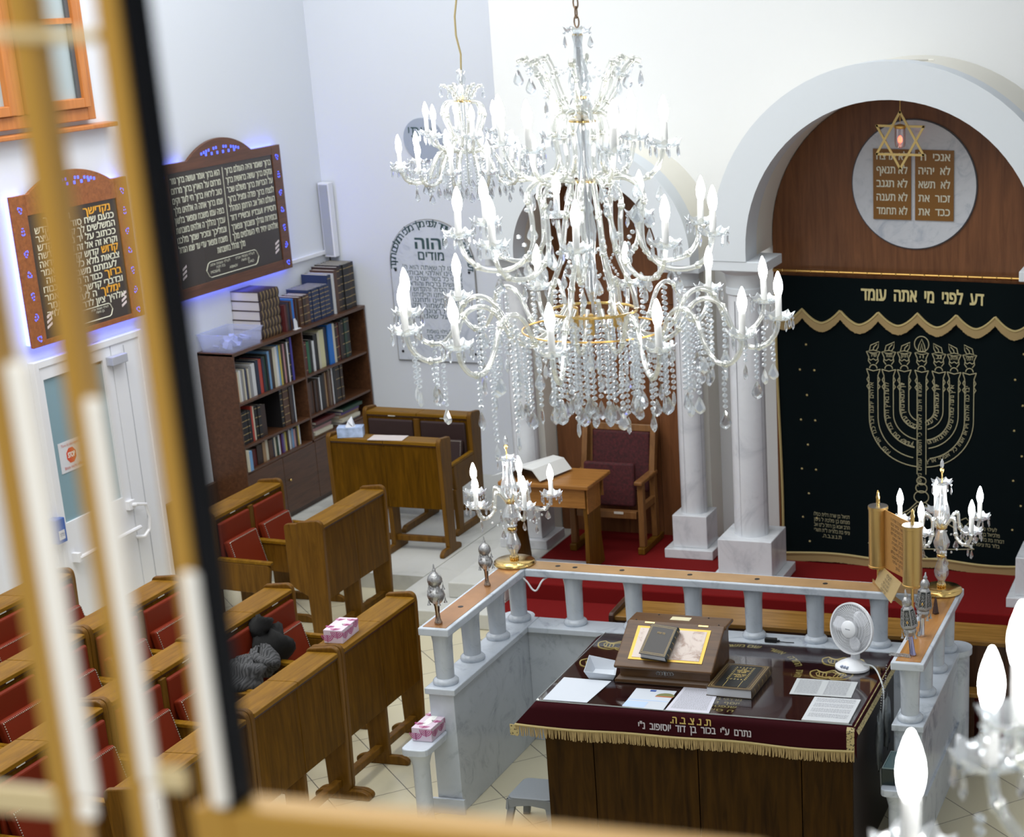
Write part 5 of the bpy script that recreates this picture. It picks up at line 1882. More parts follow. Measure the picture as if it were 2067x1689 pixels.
G().tube(catmull([(.0, 0, .02), (.06, -.02, .02), (.115, -.10, .0), (.165, -.20, -.07), (.172, -.28, -.24), (.165, -.30, -.42), (.16, -.26, -.65)]), .005, 6).build('cable_run', flat('cable_grey', (.62, .66, .68), .5), t, smooth=True)
hb = thing('silver_pouch', 'grey silver pointer and pouch hanging on chains at the table side', 'pouch', (-2.085, 9.52, .70))
GREYS = flat('pouch_grey', (.16, .18, .19), .45, .3, bump=.6, bscale=60)
g = G()
blob(g, (0, 0, .0), .022, .05, .17, 6, 14, 12, .12)
blob(g, (.025, .10, .08), .02, .045, .16, 8, 14, 12, .15)
g.build('pouch_body', GREYS, hb, smooth=True, ang=80)
g = G()
for k in range(14):
    for (yy, top) in ((.0, .17), (.10, .22)):
        g.ball((.005, yy + .006 * k, top + .014 * k), .0045, 6, 4)
g.build('chain', SILVER, hb, smooth=True)
t = thing('cable_plug', 'small black plug on the marble ledge right of the lectern', 'plug', (-3.03, 10.63, .827))
G().box((-.05, -.012, 0), (.03, .018, .03)).box((.03, -.006, .004), (.05, .010, .02)).build('plug_body', BLACK, t, bevel=.006)
G().tube([(.05, 0, .01), (.09, .01, .004), (.14, .015, .004)], .003, 5).build('lead', BLACK, t)
st = thing('plastic_stool', 'low grey plastic stool between the table and the left marble wall', 'stool', (-4.17, 9.42, 0))
st.scale = (.95, .95, .57)
PLG = flat('grey_plastic', (.20, .22, .24), .4)
G().prism(rnd([(-.15, -.15), (.15, -.15), (.15, .15), (-.15, .15)], .05, 5), 'z', .41, .44).build('seat', PLG, st, bevel=.008)
for sx in (-1, 1):
    for sy in (-1, 1):
        G().add([(sx * .14, sy * .14, .42), (sx * .09, sy * .14, .42), (sx * .09, sy * .10, .42), (sx * .14, sy * .09, .42), (sx * .18, sy * .18, 0), (sx * .14, sy * .18, 0), (sx * .14, sy * .15, 0), (sx * .18, sy * .14, 0)],
                [(0, 1, 2, 3), (4, 7, 6, 5), (0, 4, 5, 1), (1, 5, 6, 2), (2, 6, 7, 3), (3, 7, 4, 0)]).build('leg', PLG, st, bevel=.006)
for s in (-1, 1):
    G().prism([(-.15, .42), (.15, .42), (.16, .30), (.09, .34), (0, .36), (-.09, .34), (-.16, .30)], 'x', s * .145 - .006, s * .145 + .006).build('skirt', PLG, st)
    G().prism([(-.15, .42), (.15, .42), (.16, .30), (.09, .34), (0, .36), (-.09, .34), (-.16, .30)], 'y', s * .145 - .006, s * .145 + .006).build('skirt', PLG, st)

# ------------------------------------------------------------------ scroll finials
RZ = 1.2150


def bells(par, r, z, n, mat=SILVER):
    m = G().lathe([(.0, .030), (.003, .026), (.005, .012), (.011, 0), (.0095, 0), (0, .006)], 8).tube([(0, 0, .03), (0, 0, .048)], .0012, 4).mesh('bell', mat, True)
    for k in range(n):
        a = 2 * PI * (k + .3) / n
        put(m, 'bell', par, (r * math.cos(a), r * math.sin(a), z - .048))


for lab, loc, sc in (('round silver scroll finial at the front end of the left marble handrail', (-4.787, 9.56, RZ), 1.12), ('round silver scroll finial farther back on the left marble handrail beside the lamp', (-4.787, 10.27, RZ), .98)):
    t = thing('scroll_finial', lab, 'finial', loc, 0, None)
    t.scale = (sc, sc, sc)
    G().lathe([(.020, 0), (.022, .006), (.018, .016), (.0135, .03), (.0115, .06), (.014, .10), (.020, .118)], 20).build('handle', flat('bronzed_silver', (.42, .32, .25), .15, 1.0), t, smooth=True)
    G().lathe([(.016, .114), (.030, .125), (.042, .145), (.046, .162), (.042, .180), (.030, .192), (.022, .200), (.020, .212), (.030, .220), (.038, .235), (.039, .250), (.033, .268), (.020, .282), (.010, .292), (.008, .300), (.010, .303), (.005, .312), (.0035, .33), (0, .338)], 24, flute=.02, nf=9).build('double_bulb', SILVER, t, smooth=True)
    bells(t, .046, .166, 5)
    bells(t, .040, .24, 5)
for lab, loc, tilt, sc in (('silver tower-shaped scroll finial with chain at the front end of the right handrail', (-1.905, 9.60, RZ), (0, -.11, 0), 1.0), ('silver tower-shaped scroll finial standing behind the front one on the right handrail', (-1.916, 9.92, RZ), (0, .06, 0), 1.0)):
    t = thing('scroll_finial', lab, 'finial', loc, 0, None)
    t.rotation_euler = tilt
    hm = CHROME if tilt[1] > 0 else flat('violet_chrome', (.42, .40, .62), .1, 1.0)
    G().lathe([(.021, 0), (.022, .006), (.017, .02), (.014, .10), (.013, .115), (.022, .122)], 18).build('handle', hm, t, smooth=True)
    G().lathe([(.022, .120), (.034, .135), (.040, .150), (.036, .163), (.044, .172)], 12).build('collar', SILVER, t, smooth=True, ang=25)
    tw = G().lathe([(.050, .175), (.050, .186), (.034, .285), (.026, .300)], 6).build('tower', SILVER, t)
    g, gd = G(), G()
    for k in range(6):
        M2 = Matrix.Rotation(2 * PI * (k + .5) / 6, 4, 'Z')
        r0, r1 = .0433, .0300

        def fc(u, z, o=.0):
            f = (z - .186) / (.285 - .186)
            return (r0 + (r1 - r0) * f + o, u, z)
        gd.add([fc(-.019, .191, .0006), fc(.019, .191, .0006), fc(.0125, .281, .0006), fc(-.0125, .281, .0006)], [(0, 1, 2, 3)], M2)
        for z, hw in ((.199, .0115), (.220, .0105), (.241, .0090), (.262, .0078)):
            for sgn_ in (-1, 1):
                g.tube([fc(sgn_ * hw * .62 + .0062 * math.cos(a) * hw / .0115, z + .0085 * math.sin(a), .0014) for a in [2 * PI * q / 10 for q in range(10)]], .0014, 4, True, M2)
            g.tube([fc(0, z - .009, .0014), fc(0, z + .009, .0014)], .0014, 4, False, M2)
        for u0, u1 in ((-.0235, -.0155), (.0235, .0155)):
            g.tube([fc(u0, .186, .001), fc(u1, .285, .001)], .0024, 5, False, M2)
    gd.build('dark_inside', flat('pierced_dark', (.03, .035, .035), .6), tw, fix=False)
    g.build('pierced_scrollwork', SILVER, tw)
    G().lathe([(.018, .298), (.026, .312), (.027, .330), (.020, .346), (.010, .356), (.012, .362), (.012, .370), (.006, .378), (.004, .395), (0, .40)], 18, flute=.06, nf=8).build('crown', SILVER, t, smooth=True)
    G().ball((0, -.040, .212), .006, 8, 5, 1.6).build('gold_bell', GOLD, t, smooth=True)
    bells(t, .046, .160, 6)
t = thing('silver_chain', 'silver chain looped on the front end of the right marble handrail', 'chain', (-1.93, 9.57, RZ))
g = G()
for row in range(2):
    for k in range(13):
        u = k / 12
        g.tube([(-.10 + .115 * u + .007 * math.cos(a), .0 + .028 * row - .01 * u + .003 * math.sin(k), .004 + .004 * math.sin(a)) for a in [2 * PI * j / 8 for j in range(8)]], .0022, 4, True)
g.build('links', SILVER, t, fix=False)
t = thing('dark_cone', 'small dark brown cone on the right marble handrail', 'cone', (-1.905, 10.315, RZ))
G().lathe([(.020, 0), (.021, .01), (.019, .012), (.006, .10), (0, .112)], 4).build('cone_body', flat('cone_brown', (.05, .022, .018), .4), t)

# ------------------------------------------------------------------ brass scroll sculpture
BR2 = flat('brushed_brass', (.62, .42, .16), .32, .85)
sc_ = thing('scroll_sculpture', 'brass sculpture of an open scroll on two rollers at the rear right rail corner', 'sculpture', (-2.21, 10.56, RZ))
A_, B_ = Vector((-.15, .21, 0)), Vector((.155, -.215, 0))
for k, (p, zb, zt2) in enumerate(((A_, .125, .525), (B_, .16, .545))):
    G().lathe([(.010, .0), (.010, zb)], 12, (p.x, p.y, 0)).build('post', BRASS, sc_, smooth=True)
    G().lathe([(.063, zb), (.065, zb + .012), (.060, zb + .014), (.060, zt2 - .02), (.064, zt2 - .018), (.064, zt2), (.0, zt2 + .001)], 36, (p.x, p.y, 0)).build('roller', BR2, sc_, smooth=True)
    G().lathe([(.062, zt2 + .001), (.062, zt2 + .003), (0, zt2 + .0032)], 30, (p.x, p.y, 0)).build('roller_cap', SILVER, sc_, smooth=True)
    G().lathe([(.010, zt2), (.010, zt2 + .02), (.014, zt2 + .024), (.012, zt2 + .04), (.015, zt2 + .06), (.009, zt2 + .075), (.010, zt2 + .082), (.004, zt2 + .10), (0, zt2 + .105)], 14, (p.x, p.y, 0)).build('knob', BRASS, sc_, smooth=True)
d = (B_ - A_).normalized()
nrm = Vector((-d.y, d.x, 0)) * -1
if nrm.y > 0:
    nrm = -nrm
a, b2 = A_ + d * .055 + nrm * -.02, B_ - d * .055 + nrm * -.02
th = nrm * .004


def plate(p0, p1, z0, z1, z2, z3, nm, mat):
    vs = [Vector((p0.x, p0.y, z0)), Vector((p1.x, p1.y, z1)), Vector((p1.x, p1.y, z3)), Vector((p0.x, p0.y, z2))]
    vs = vs + [v - th for v in vs]
    return G().add(vs, [(0, 1, 2, 3), (4, 7, 6, 5), (0, 4, 5, 1), (1, 5, 6, 2), (2, 6, 7, 3), (3, 7, 4, 0)]).build(nm, mat, sc_)


ORB = flat('warm_brass_sheet', (.60, .33, .11), .4, .6)
shp = plate(a, b2, .13, .165, .515, .54, 'scroll_sheet', ORB)
g = G()
rt = (b2 - a).normalized()
for k, s in enumerate(["ברכת ה' תורה 1", 'אשר בחר בנו', 'מכל העמים ונתן', 'לנו את תורתו', 'ברוך אתה', 'נותן התורה', 'ברוך אתה', 'אמת וחיי עולם', 'נטע בתוכנו', 'ברוך אתה', 'נותן']):
    put_text(g, s, (a + b2) / 2 + nrm * .003 + Vector((0, 0, .475 - k * .030)), rt, (0, 0, 1), .017, .20, bold=.01)
g.build('lettering', flat('engraved_black', (.03, .02, .01), .6), shp, fix=False)
pl = plate(A_ + nrm * .02 - d * .05, B_ + nrm * .03 - d * .02, .0, .0, .03, .03, 'base_block', BR2)
th = Vector((0, .006, .0))
p0, p1 = A_ + nrm * .035 + d * .02, B_ + nrm * .10 - d * .10
vs = [Vector((p0.x, p0.y, .03)), Vector((p1.x, p1.y, .03)), Vector((p1.x, p1.y, .15)) - nrm * .07, Vector((p0.x, p0.y, .13)) - nrm * .05]
vs += [v - nrm * .005 for v in vs]
pp = G().add(vs, [(0, 1, 2, 3), (4, 7, 6, 5), (0, 4, 5, 1), (1, 5, 6, 2), (2, 6, 7, 3), (3, 7, 4, 0)]).build('dedication_plate', flat('pale_brass', (.70, .52, .24), .35, .6), sc_)
g = G()
upv = (vs[3] - vs[0]).normalized()
mid = (vs[0] + vs[1]) / 2
for k, (s, hh, ww) in enumerate([('לעילוי', .022, .10), ('נשמת אבי מורי', .013, .12), ('משה בן יוסף', .013, .13), ('ואמי מרת שרה בת', .013, .15), ('חנה תנצבה', .013, .12)]):
    put_text(g, s, mid + upv * (.090 - k * .021) + nrm * .004, (vs[1] - vs[0]).normalized(), upv, hh, ww, bold=.01)
g.build('lettering', flat('engraved_black', (.03, .02, .01), .6), pp, fix=False)
# ================================================================== CHANDELIERS
def scallop(r, h, seg=24, n=8):
    g = G()
    vs, fs = [], []
    prof = [(.25, 0), (.55, .02), (.82, .30), (1.0, 1.0), (.96, 1.0), (.78, .36), (.52, .10), (.25, .08)]
    for k, (q, z) in enumerate(prof):
        for i in range(seg):
            a = 2 * PI * i / seg
            wv_ = 1 + (.10 * math.cos(n * a) if q > .7 else 0)
            zz = z * h + (h * .28 * math.cos(n * a) if q > .9 else 0)
            vs.append((r * q * wv_ * math.cos(a), r * q * wv_ * math.sin(a), zz))
    for k in range(len(prof) - 1):
        for i in range(seg):
            fs.append((k * seg + i, k * seg + (i + 1) % seg, (k + 1) * seg + (i + 1) % seg, (k + 1) * seg + i))
    g.add(vs, fs)
    return g


def drop_pts(g, h, w_, t, M=None):
    """a flat faceted pear drop hanging down from z = 0"""
    out = [(0, 0), (.16, -.12), (.30, -.32), (.46, -.55), (.50, -.70), (.40, -.84), (.22, -.93), (0, -1), (-.22, -.93), (-.40, -.84), (-.50, -.70), (-.46, -.55), (-.30, -.32), (-.16, -.12)]
    n = len(out)
    vs = [(x * w_, 0, z * h) for x, z in out]
    inn = [(x * w_ * .55, -t, (z + .64) * h * .55 - .64 * h) for x, z in out]
    inb = [(x * w_ * .55, t, (z + .64) * h * .55 - .64 * h) for x, z in out]
    fs = []
    for i in range(n):
        j = (i + 1) % n
        fs.append((i, j, n + j, n + i))
        fs.append((j, i, 2 * n + i, 2 * n + j))
    fs.append(tuple(range(n, 2 * n)))
    fs.append(tuple(range(2 * n, 3 * n))[::-1])
    g.add(vs + inn + inb, fs, M)


def spear_pts(g, h, w_, M=None):
    g.lathe([(.0005, 0), (w_ * .35, -h * .15), (w_ * .5, -h * .62), (w_ * .42, -h * .78), (.0005, -h)], 6, (0, 0, 0), M)


PEND = G()
drop_pts(PEND, .072, .046, .008)
PEND = PEND.mesh('pendant', CRYP)
SPEAR = G()
spear_pts(SPEAR, .060, .017)
SPEAR = SPEAR.mesh('spear_drop', CRYP)
STR = {}


def strand(n, step=.0215, r=.0100):
    if (n, step) not in STR:
        g = G()
        rs = random.Random(n)
        for k in range(n):
            g.lathe([(r * .3, -r * .8), (r * .95, -r * .35), (r * .95, r * .35), (r * .3, r * .8)], 7, (rs.uniform(-.001, .001), rs.uniform(-.001, .001), -step * (k + .5)))
        g.tube([(0, 0, 0), (0, 0, -step * n)], .0008, 3)
        STR[(n, step)] = g.mesh('bead_strand', CRY)
    return STR[(n, step)]


CUP = scallop(.058, .026).mesh('drip_dish', CRY, True, 60)
DDROP = G()
for k in range(7):
    a = 2 * PI * k / 7
    M = Matrix.Translation((.054 * math.cos(a), .054 * math.sin(a), .016))
    DDROP.lathe([(.002, -.012), (.0065, -.006), (.002, 0)], 6, (0, 0, 0), M)
    spear_pts(DDROP, .040, .013, M @ Matrix.Translation((0, 0, -.013)))
DDROP = DDROP.mesh('dish_drops', CRYP)
SLEEVE = G().lathe([(.0125, 0), (.0125, .085), (.0095, .09)], 14).mesh('candle', CANDLE, True)
BULBM = G().lathe([(.0090, 0), (.0125, .004), (.0165, .020), (.0178, .034), (.0165, .048), (.0125, .064), (.007, .080), (.0025, .090), (0, .092)], 14).mesh('bulb', BULB, True)


BULBS = BULBM.copy()
BULBS.materials[0] = BULB2


def candle(par, x, y, z, sc=1.0, tilt=None, drops=True, tube=1.0, bm=None):
    c = put(CUP, 'drip_dish', par, (x, y, z), random.random(), (sc, sc, sc))
    if drops:
        put(DDROP, 'dish_drops', c, (0, 0, 0), random.random())['kind'] = 'stuff'
    s = put(SLEEVE, 'candle', par, (x, y, z + .008), 0, (sc, sc, sc * tube), tilt)
    put(bm or BULBM, 'bulb', s, (0, 0, .088), 0, (1, 1, 1 / tube))
    return c


def armmesh(path, r, name='arm'):
    P = catmull([Vector((p[0], 0, p[1])) for p in path], 6)
    g = G().tube(P, r, 8)
    # moulded glass collars along the arm
    for f in (.3, .55, .8):
        p = P[int(f * (len(P) - 1))]
        g.ball(p, r * 1.5, 8, 5)
    return g.mesh(name, CRYARM, True, 60)


def hang(par, x, y, z, n, pend='drop', sc=1.0, step=.0215):
    if n:
        put(strand(n, step), 'bead_strand', par, (x, y, z), random.uniform(0, 6), (sc, sc, sc))
    if pend:
        put(PEND if pend == 'drop' else SPEAR, 'pendant', par, (x, y, z - (step * n + .004) * sc), random.uniform(0, 6), (sc, sc, sc))


def chainlinks(z0, z1, r=.012):
    g = G()
    z = z0
    k = 0
    while z < z1:
        P = []
        for j in range(12):
            a = 2 * PI * j / 12
            u, v = r * .75 * math.cos(a), r * 1.7 * math.sin(a)
            P.append((u, 0, z + r * 1.5 + v) if k % 2 == 0 else (0, u, z + r * 1.5 + v))
        g.tube(P, .0032, 5, True)
        z += r * 2.7
        k += 1
    return g


random.seed(21)
# --- the great chandelier
ch = thing('chandelier', 'great three-tiered crystal chandelier in the middle of the room', 'chandelier', (-2.555, 6.6, 3.68))
Z = 3.68
chainlinks(4.75 - Z, 7.2 - Z).build('chain', flat('chain_bronze', (.30, .20, .13), .3, .9), ch)
scallop(.052, .022).build('top_dish', CRY, ch, smooth=True, loc=(0, 0, 4.727 - Z))
for k in range(4):
    hang(ch, .046 * math.cos(k * 1.57 + .4), .046 * math.sin(k * 1.57 + .4), 4.735 - Z, 1, 'drop', .62)
G().lathe([(.006, 4.50 - Z), (.016, 4.505 - Z), (.035, 4.53 - Z), (.042, 4.56 - Z), (.032, 4.60 - Z), (.016, 4.645 - Z), (.014, 4.69 - Z), (.020, 4.72 - Z), (.014, 4.728 - Z)], 20, flute=.06, nf=10).build('stem_vase', CRY, ch, smooth=True)
G().lathe([(.006, 4.42 - Z), (.030, 4.43 - Z), (.045, 4.46 - Z), (.030, 4.49 - Z), (.010, 4.50 - Z)], 20, flute=.05, nf=10).build('hub_ball', CRY, ch, smooth=True)
for z, r in ((4.502, .020), (4.722, .018), (4.418, .05), (4.2, .05)):
    G().lathe([(.005, z - Z - .004), (r, z - Z - .003), (r, z - Z + .003), (.005, z - Z + .004)], 20).build('brass_collar', BRASS, ch, smooth=True)
G().tube([(0, 0, 3.62 - Z), (0, 0, 4.73 - Z)], .006, 8).build('rod', SILVER, ch)
G().lathe([(.012, 3.75 - Z), (.025, 3.80 - Z), (.018, 3.92 - Z), (.030, 4.02 - Z), (.016, 4.12 - Z), (.028, 4.20 - Z), (.014, 4.30 - Z), (.024, 4.38 - Z), (.010, 4.42 - Z)], 16, flute=.08, nf=8).build('glass_column', CRY, ch, smooth=True)
am = armmesh([(.030, 4.452 - Z), (.075, 4.462 - Z), (.125, 4.525 - Z), (.160, 4.60 - Z), (.195, 4.637 - Z), (.225, 4.630 - Z)], .0105)
for k in range(8):
    a = 2 * PI * k / 8 + .25
    put(am, 'crown_arm', ch, (0, 0, 0), a)
    hang(ch, .222 * math.cos(a), .222 * math.sin(a), 4.622 - Z, 2 if k % 2 else 1, 'drop', .85)
    if k % 2 == 0:
        hang(ch, .13 * math.cos(a + .35), .13 * math.sin(a + .35), 4.535 - Z, 2, 'drop', .9)
    b2 = a + 2 * PI / 8
    P = [Vector((.2 * math.cos(a), .2 * math.sin(a), 4.635 - Z)).lerp(Vector((.2 * math.cos(b2), .2 * math.sin(b2), 4.635 - Z)), t / 8) - Vector((0, 0, .05 * math.sin(PI * t / 8))) for t in range(9)]
    g = G()
    for p in P:
        g.ball(p, .0062, 6, 4)
    g.build('bead_swag', CRY, ch)
tiers = [
    (6, .30, 4.325, [(.045, 4.455), (.092, 4.44), (.108, 4.37), (.095, 4.285), (.125, 4.225), (.20, 4.205), (.265, 4.245), (.295, 4.318)], .2),
    (9, .475, 4.005, [(.06, 4.20), (.15, 4.215), (.215, 4.16), (.205, 4.06), (.215, 3.95), (.29, 3.885), (.39, 3.885), (.45, 3.93), (.473, 3.998)], .1),
    (12, .71, 3.685, [(.10, 3.735), (.16, 3.645), (.235, 3.60), (.315, 3.635), (.375, 3.735), (.435, 3.765), (.495, 3.735), (.535, 3.645), (.585, 3.585), (.65, 3.585), (.695, 3.63), (.708, 3.678)], .16),
]
for n, r, zc_, path, ph in tiers:
    am = armmesh([(p, q - Z) for p, q in path], .0098)
    for k in range(n):
        a = 2 * PI * k / n + ph
        put(am, 'arm', ch, (0, 0, 0), a)
        tl = (random.uniform(-.04, .04), random.uniform(-.04, .04), 0)
        candle(ch, r * math.cos(a), r * math.sin(a), zc_ - Z, 1.0, tl)
        if r > .6:
            hang(ch, .62 * math.cos(a), .62 * math.sin(a), 3.58 - Z, random.choice((4, 6, 8)), 'drop', 1.0)
            hang(ch, .435 * math.cos(a + .03), .435 * math.sin(a + .03), 3.755 - Z, random.choice((9, 12, 14)), 'drop', 1.0)
        elif r > .4:
            hang(ch, .34 * math.cos(a), .34 * math.sin(a), 3.875 - Z, 1, 'drop', .9)
        else:
            hang(ch, .20 * math.cos(a), .20 * math.sin(a), 4.195 - Z, 2, 'drop', .9)
G().tube([(.165 * math.cos(a), .165 * math.sin(a), 3.715 - Z) for a in [2 * PI * j / 40 for j in range(40)]], .006, 6, True).build('brass_hoop', BRASS, ch, smooth=True)
G().tube([(.27 * math.cos(a), .27 * math.sin(a), 3.645 - Z) for a in [2 * PI * j / 48 for j in range(48)]], .004, 5, True).build('bead_hoop', GOLD, ch, smooth=True)
for k in range(3):
    a = k * 2.1 + 4.9
    G().lathe([(.019, 3.64 - Z), (.021, 3.645 - Z), (.021, 3.715 - Z), (.016, 3.72 - Z)], 16, (.10 * math.cos(a), .10 * math.sin(a), 0)).build('lamp_socket', GOLD, ch, smooth=True)
am = armmesh([(.165, 3.72 - Z), (.150, 3.80 - Z), (.105, 3.92 - Z), (.085, 4.05 - Z), (.055, 4.19 - Z)], .0105, 'cage_bar')
for k in range(6):
    a = 2 * PI * k / 6 + .35
    put(am, 'cage_bar', ch, (0, 0, 0), a)
    hang(ch, .17 * math.cos(a + .5), .17 * math.sin(a + .5), 3.99 - Z, 1, 'drop', 1.0)
    b2 = a + 2 * PI / 6
    P = [Vector((.10 * math.cos(a), .10 * math.sin(a), 3.95 - Z)).lerp(Vector((.10 * math.cos(b2), .10 * math.sin(b2), 3.85 - Z)), t / 7) for t in range(8)]
    g = G()
    for p in P:
        g.ball(p, .0062, 6, 4)
    g.build('bead_swag', CRY, ch)
for k in range(18):
    a = 2 * PI * k / 18 + .1
    hang(ch, .165 * math.cos(a), .165 * math.sin(a), 3.70 - Z, random.choice((12, 13, 14)), 'drop', 1.0)
for k in range(24):
    a = 2 * PI * k / 24
    hang(ch, .27 * math.cos(a), .27 * math.sin(a), 3.64 - Z, random.choice((9, 11, 12, 13)), 'spear' if k % 4 == 0 else 'drop', 1.0)
for k in range(8):
    a = 2 * PI * k / 8 + .2
    hang(ch, .07 * math.cos(a), .07 * math.sin(a), 3.66 - Z, 13, 'drop', 1.1)

g = G()
rs = random.Random(4)
for k in range(46):
    a = 2 * PI * k / 46 + rs.uniform(-.05, .05)
    r, zt0 = rs.choice(((.36, 3.70), (.44, 3.75), (.50, 3.72), (.57, 3.60), (.68, 3.61), (.40, 3.66)))
    n = rs.choice((5, 6, 7, 9, 11, 13)) if r < .6 else rs.choice((4, 5, 6, 8))
    x, y = r * math.cos(a), r * math.sin(a)
    for q in range(n):
        g.lathe([(.003, -.008), (.0095, -.0035), (.0095, .0035), (.003, .008)], 7, (x + rs.uniform(-.002, .002), y, zt0 - Z - .0215 * (q + .5)))
    zz = zt0 - Z - .0215 * n - .004
    M = Matrix.Translation((x, y, zz)) @ Matrix.Rotation(rs.uniform(0, 6), 4, 'Z')
    if k % 3 == 0:
        spear_pts(g, .060, .017, M)
    else:
        drop_pts(g, .066, .042, .008, M)
for k in range(60):
    a, r, zt0 = rs.uniform(0, 6.28), rs.uniform(.12, .30), rs.uniform(3.80, 4.22)
    x, y = r * math.cos(a), r * math.sin(a)
    M = Matrix.Translation((x, y, zt0 - Z)) @ Matrix.Rotation(rs.uniform(0, 6), 4, 'Z')
    (drop_pts(g, .066, .042, .008, M) if k % 2 else g.lathe([(.003, -.008), (.0095, -.0035), (.0095, .0035), (.003, .008)], 7, (x, y, zt0 - Z)))
g.build('loose_strands', CRY, ch, fix=False)['kind'] = 'stuff'

# --- the smaller chandelier behind on the left
random.seed(5)
c2 = thing('chandelier', 'smaller two-tiered crystal chandelier hanging behind on the left', 'chandelier', (-4.804, 10.5, 3.784))
c2.scale = (.875, .875, .875)
Z = 3.61
G().tube([(.012 * math.sin(k * 1.9), .01 * math.cos(k * 1.3), 4.24 - Z + k * .12) for k in range(33)], .007, 6).build('cord', flat('cord_gold', (.42, .34, .17), .5), c2, smooth=True)
G().lathe([(.01, 4.06 - Z), (.03, 4.08 - Z), (.042, 4.12 - Z), (.02, 4.16 - Z), (.032, 4.20 - Z), (.02, 4.23 - Z), (.03, 4.25 - Z), (.008, 4.265 - Z)], 16, flute=.1, nf=8).build('stem_vase', CRY, c2, smooth=True)
G().lathe([(.01, 4.045 - Z), (.06, 4.05 - Z), (.06, 4.058 - Z), (.01, 4.062 - Z)], 20).build('brass_collar', BRASS, c2, smooth=True)
G().tube([(0, 0, 3.5 - Z), (0, 0, 4.2 - Z)], .008, 8).build('rod', CRYARM, c2)
am = armmesh([(.04, 4.055 - Z), (.07, 4.10 - Z), (.10, 4.145 - Z), (.14, 4.16 - Z)], .010)
for k in range(6):
    a = 2 * PI * k / 6 + .3
    put(am, 'crown_arm', c2, (0, 0, 0), a)
    hang(c2, .14 * math.cos(a), .14 * math.sin(a), 4.155 - Z, 1, 'drop', .85)
am1 = armmesh([(.05, 4.05 - Z), (.12, 4.04 - Z), (.145, 3.97 - Z), (.115, 3.88 - Z), (.09, 3.80 - Z), (.14, 3.745 - Z), (.22, 3.76 - Z), (.262, 3.82 - Z)], .013)
for k in range(6):
    a = 2 * PI * k / 6 + .1
    put(am1, 'arm', c2, (0, 0, 0), a)
    candle(c2, .265 * math.cos(a), .265 * math.sin(a), 3.825 - Z, 1.12, None, True, 1.15, BULBS)
am2 = armmesh([(.06, 3.72 - Z), (.14, 3.735 - Z), (.21, 3.68 - Z), (.27, 3.56 - Z), (.35, 3.525 - Z), (.425, 3.55 - Z), (.455, 3.605 - Z)], .012)
for k in range(12):
    a = 2 * PI * k / 12 + .2
    put(am2, 'arm', c2, (0, 0, 0), a)
    candle(c2, .46 * math.cos(a), .46 * math.sin(a), 3.61 - Z, 1.12, None, True, 1.15, BULBS)
    hang(c2, .36 * math.cos(a), .36 * math.sin(a), 3.52 - Z, 2, 'drop', 1.0)
for k in range(36):
    a = 2 * PI * k / 36
    r = (.14, .21, .29)[k % 3]
    hang(c2, r * math.cos(a), r * math.sin(a), 3.66 - Z, (9, 8, 7)[k % 3], 'drop', 1.0)

# --- the near chandelier at the lower right
random.seed(9)
c3 = thing('chandelier', 'blurred near chandelier at the lower right edge of the view', 'chandelier', (-.13, 2.42, 3.775))
G().tube([(0, 0, -.25), (0, 0, 3.42)], .006, 8).build('rod', SILVER, c3)
G().lathe([(.01, -.12), (.05, -.08), (.06, -.02), (.03, .06), (.045, .16), (.03, .26), (.05, .36), (.02, .46)], 16, flute=.08, nf=8).build('stem_vase', CRY, c3, smooth=True)
am = armmesh([(.05, .02), (.12, -.02), (.18, -.09), (.26, -.10), (.33, -.06), (.348, -.005)], .011)
for k in range(6):
    a = math.radians(200) + 2 * PI * k / 6
    put(am, 'arm', c3, (0, 0, 0), a)
    candle(c3, .35 * math.cos(a), .35 * math.sin(a), 0, 1.1)
    hang(c3, .24 * math.cos(a), .24 * math.sin(a), -.10, 5, 'drop', 1.0)
    hang(c3, .33 * math.cos(a + .12), .33 * math.sin(a + .12), -.06, 3, 'drop', 1.0)
am = armmesh([(.04, .15), (.08, .10), (.14, .07), (.19, .10), (.20, .15)], .010)
for k in range(5):
    a = math.radians(170) + 2 * PI * k / 5
    put(am, 'arm', c3, (0, 0, 0), a)
    candle(c3, .20 * math.cos(a), .20 * math.sin(a), .155, 1.05)
for k in range(14):
    a = 2 * PI * k / 14
    hang(c3, .13 * math.cos(a), .13 * math.sin(a), -.02, 8, 'drop', 1.0)


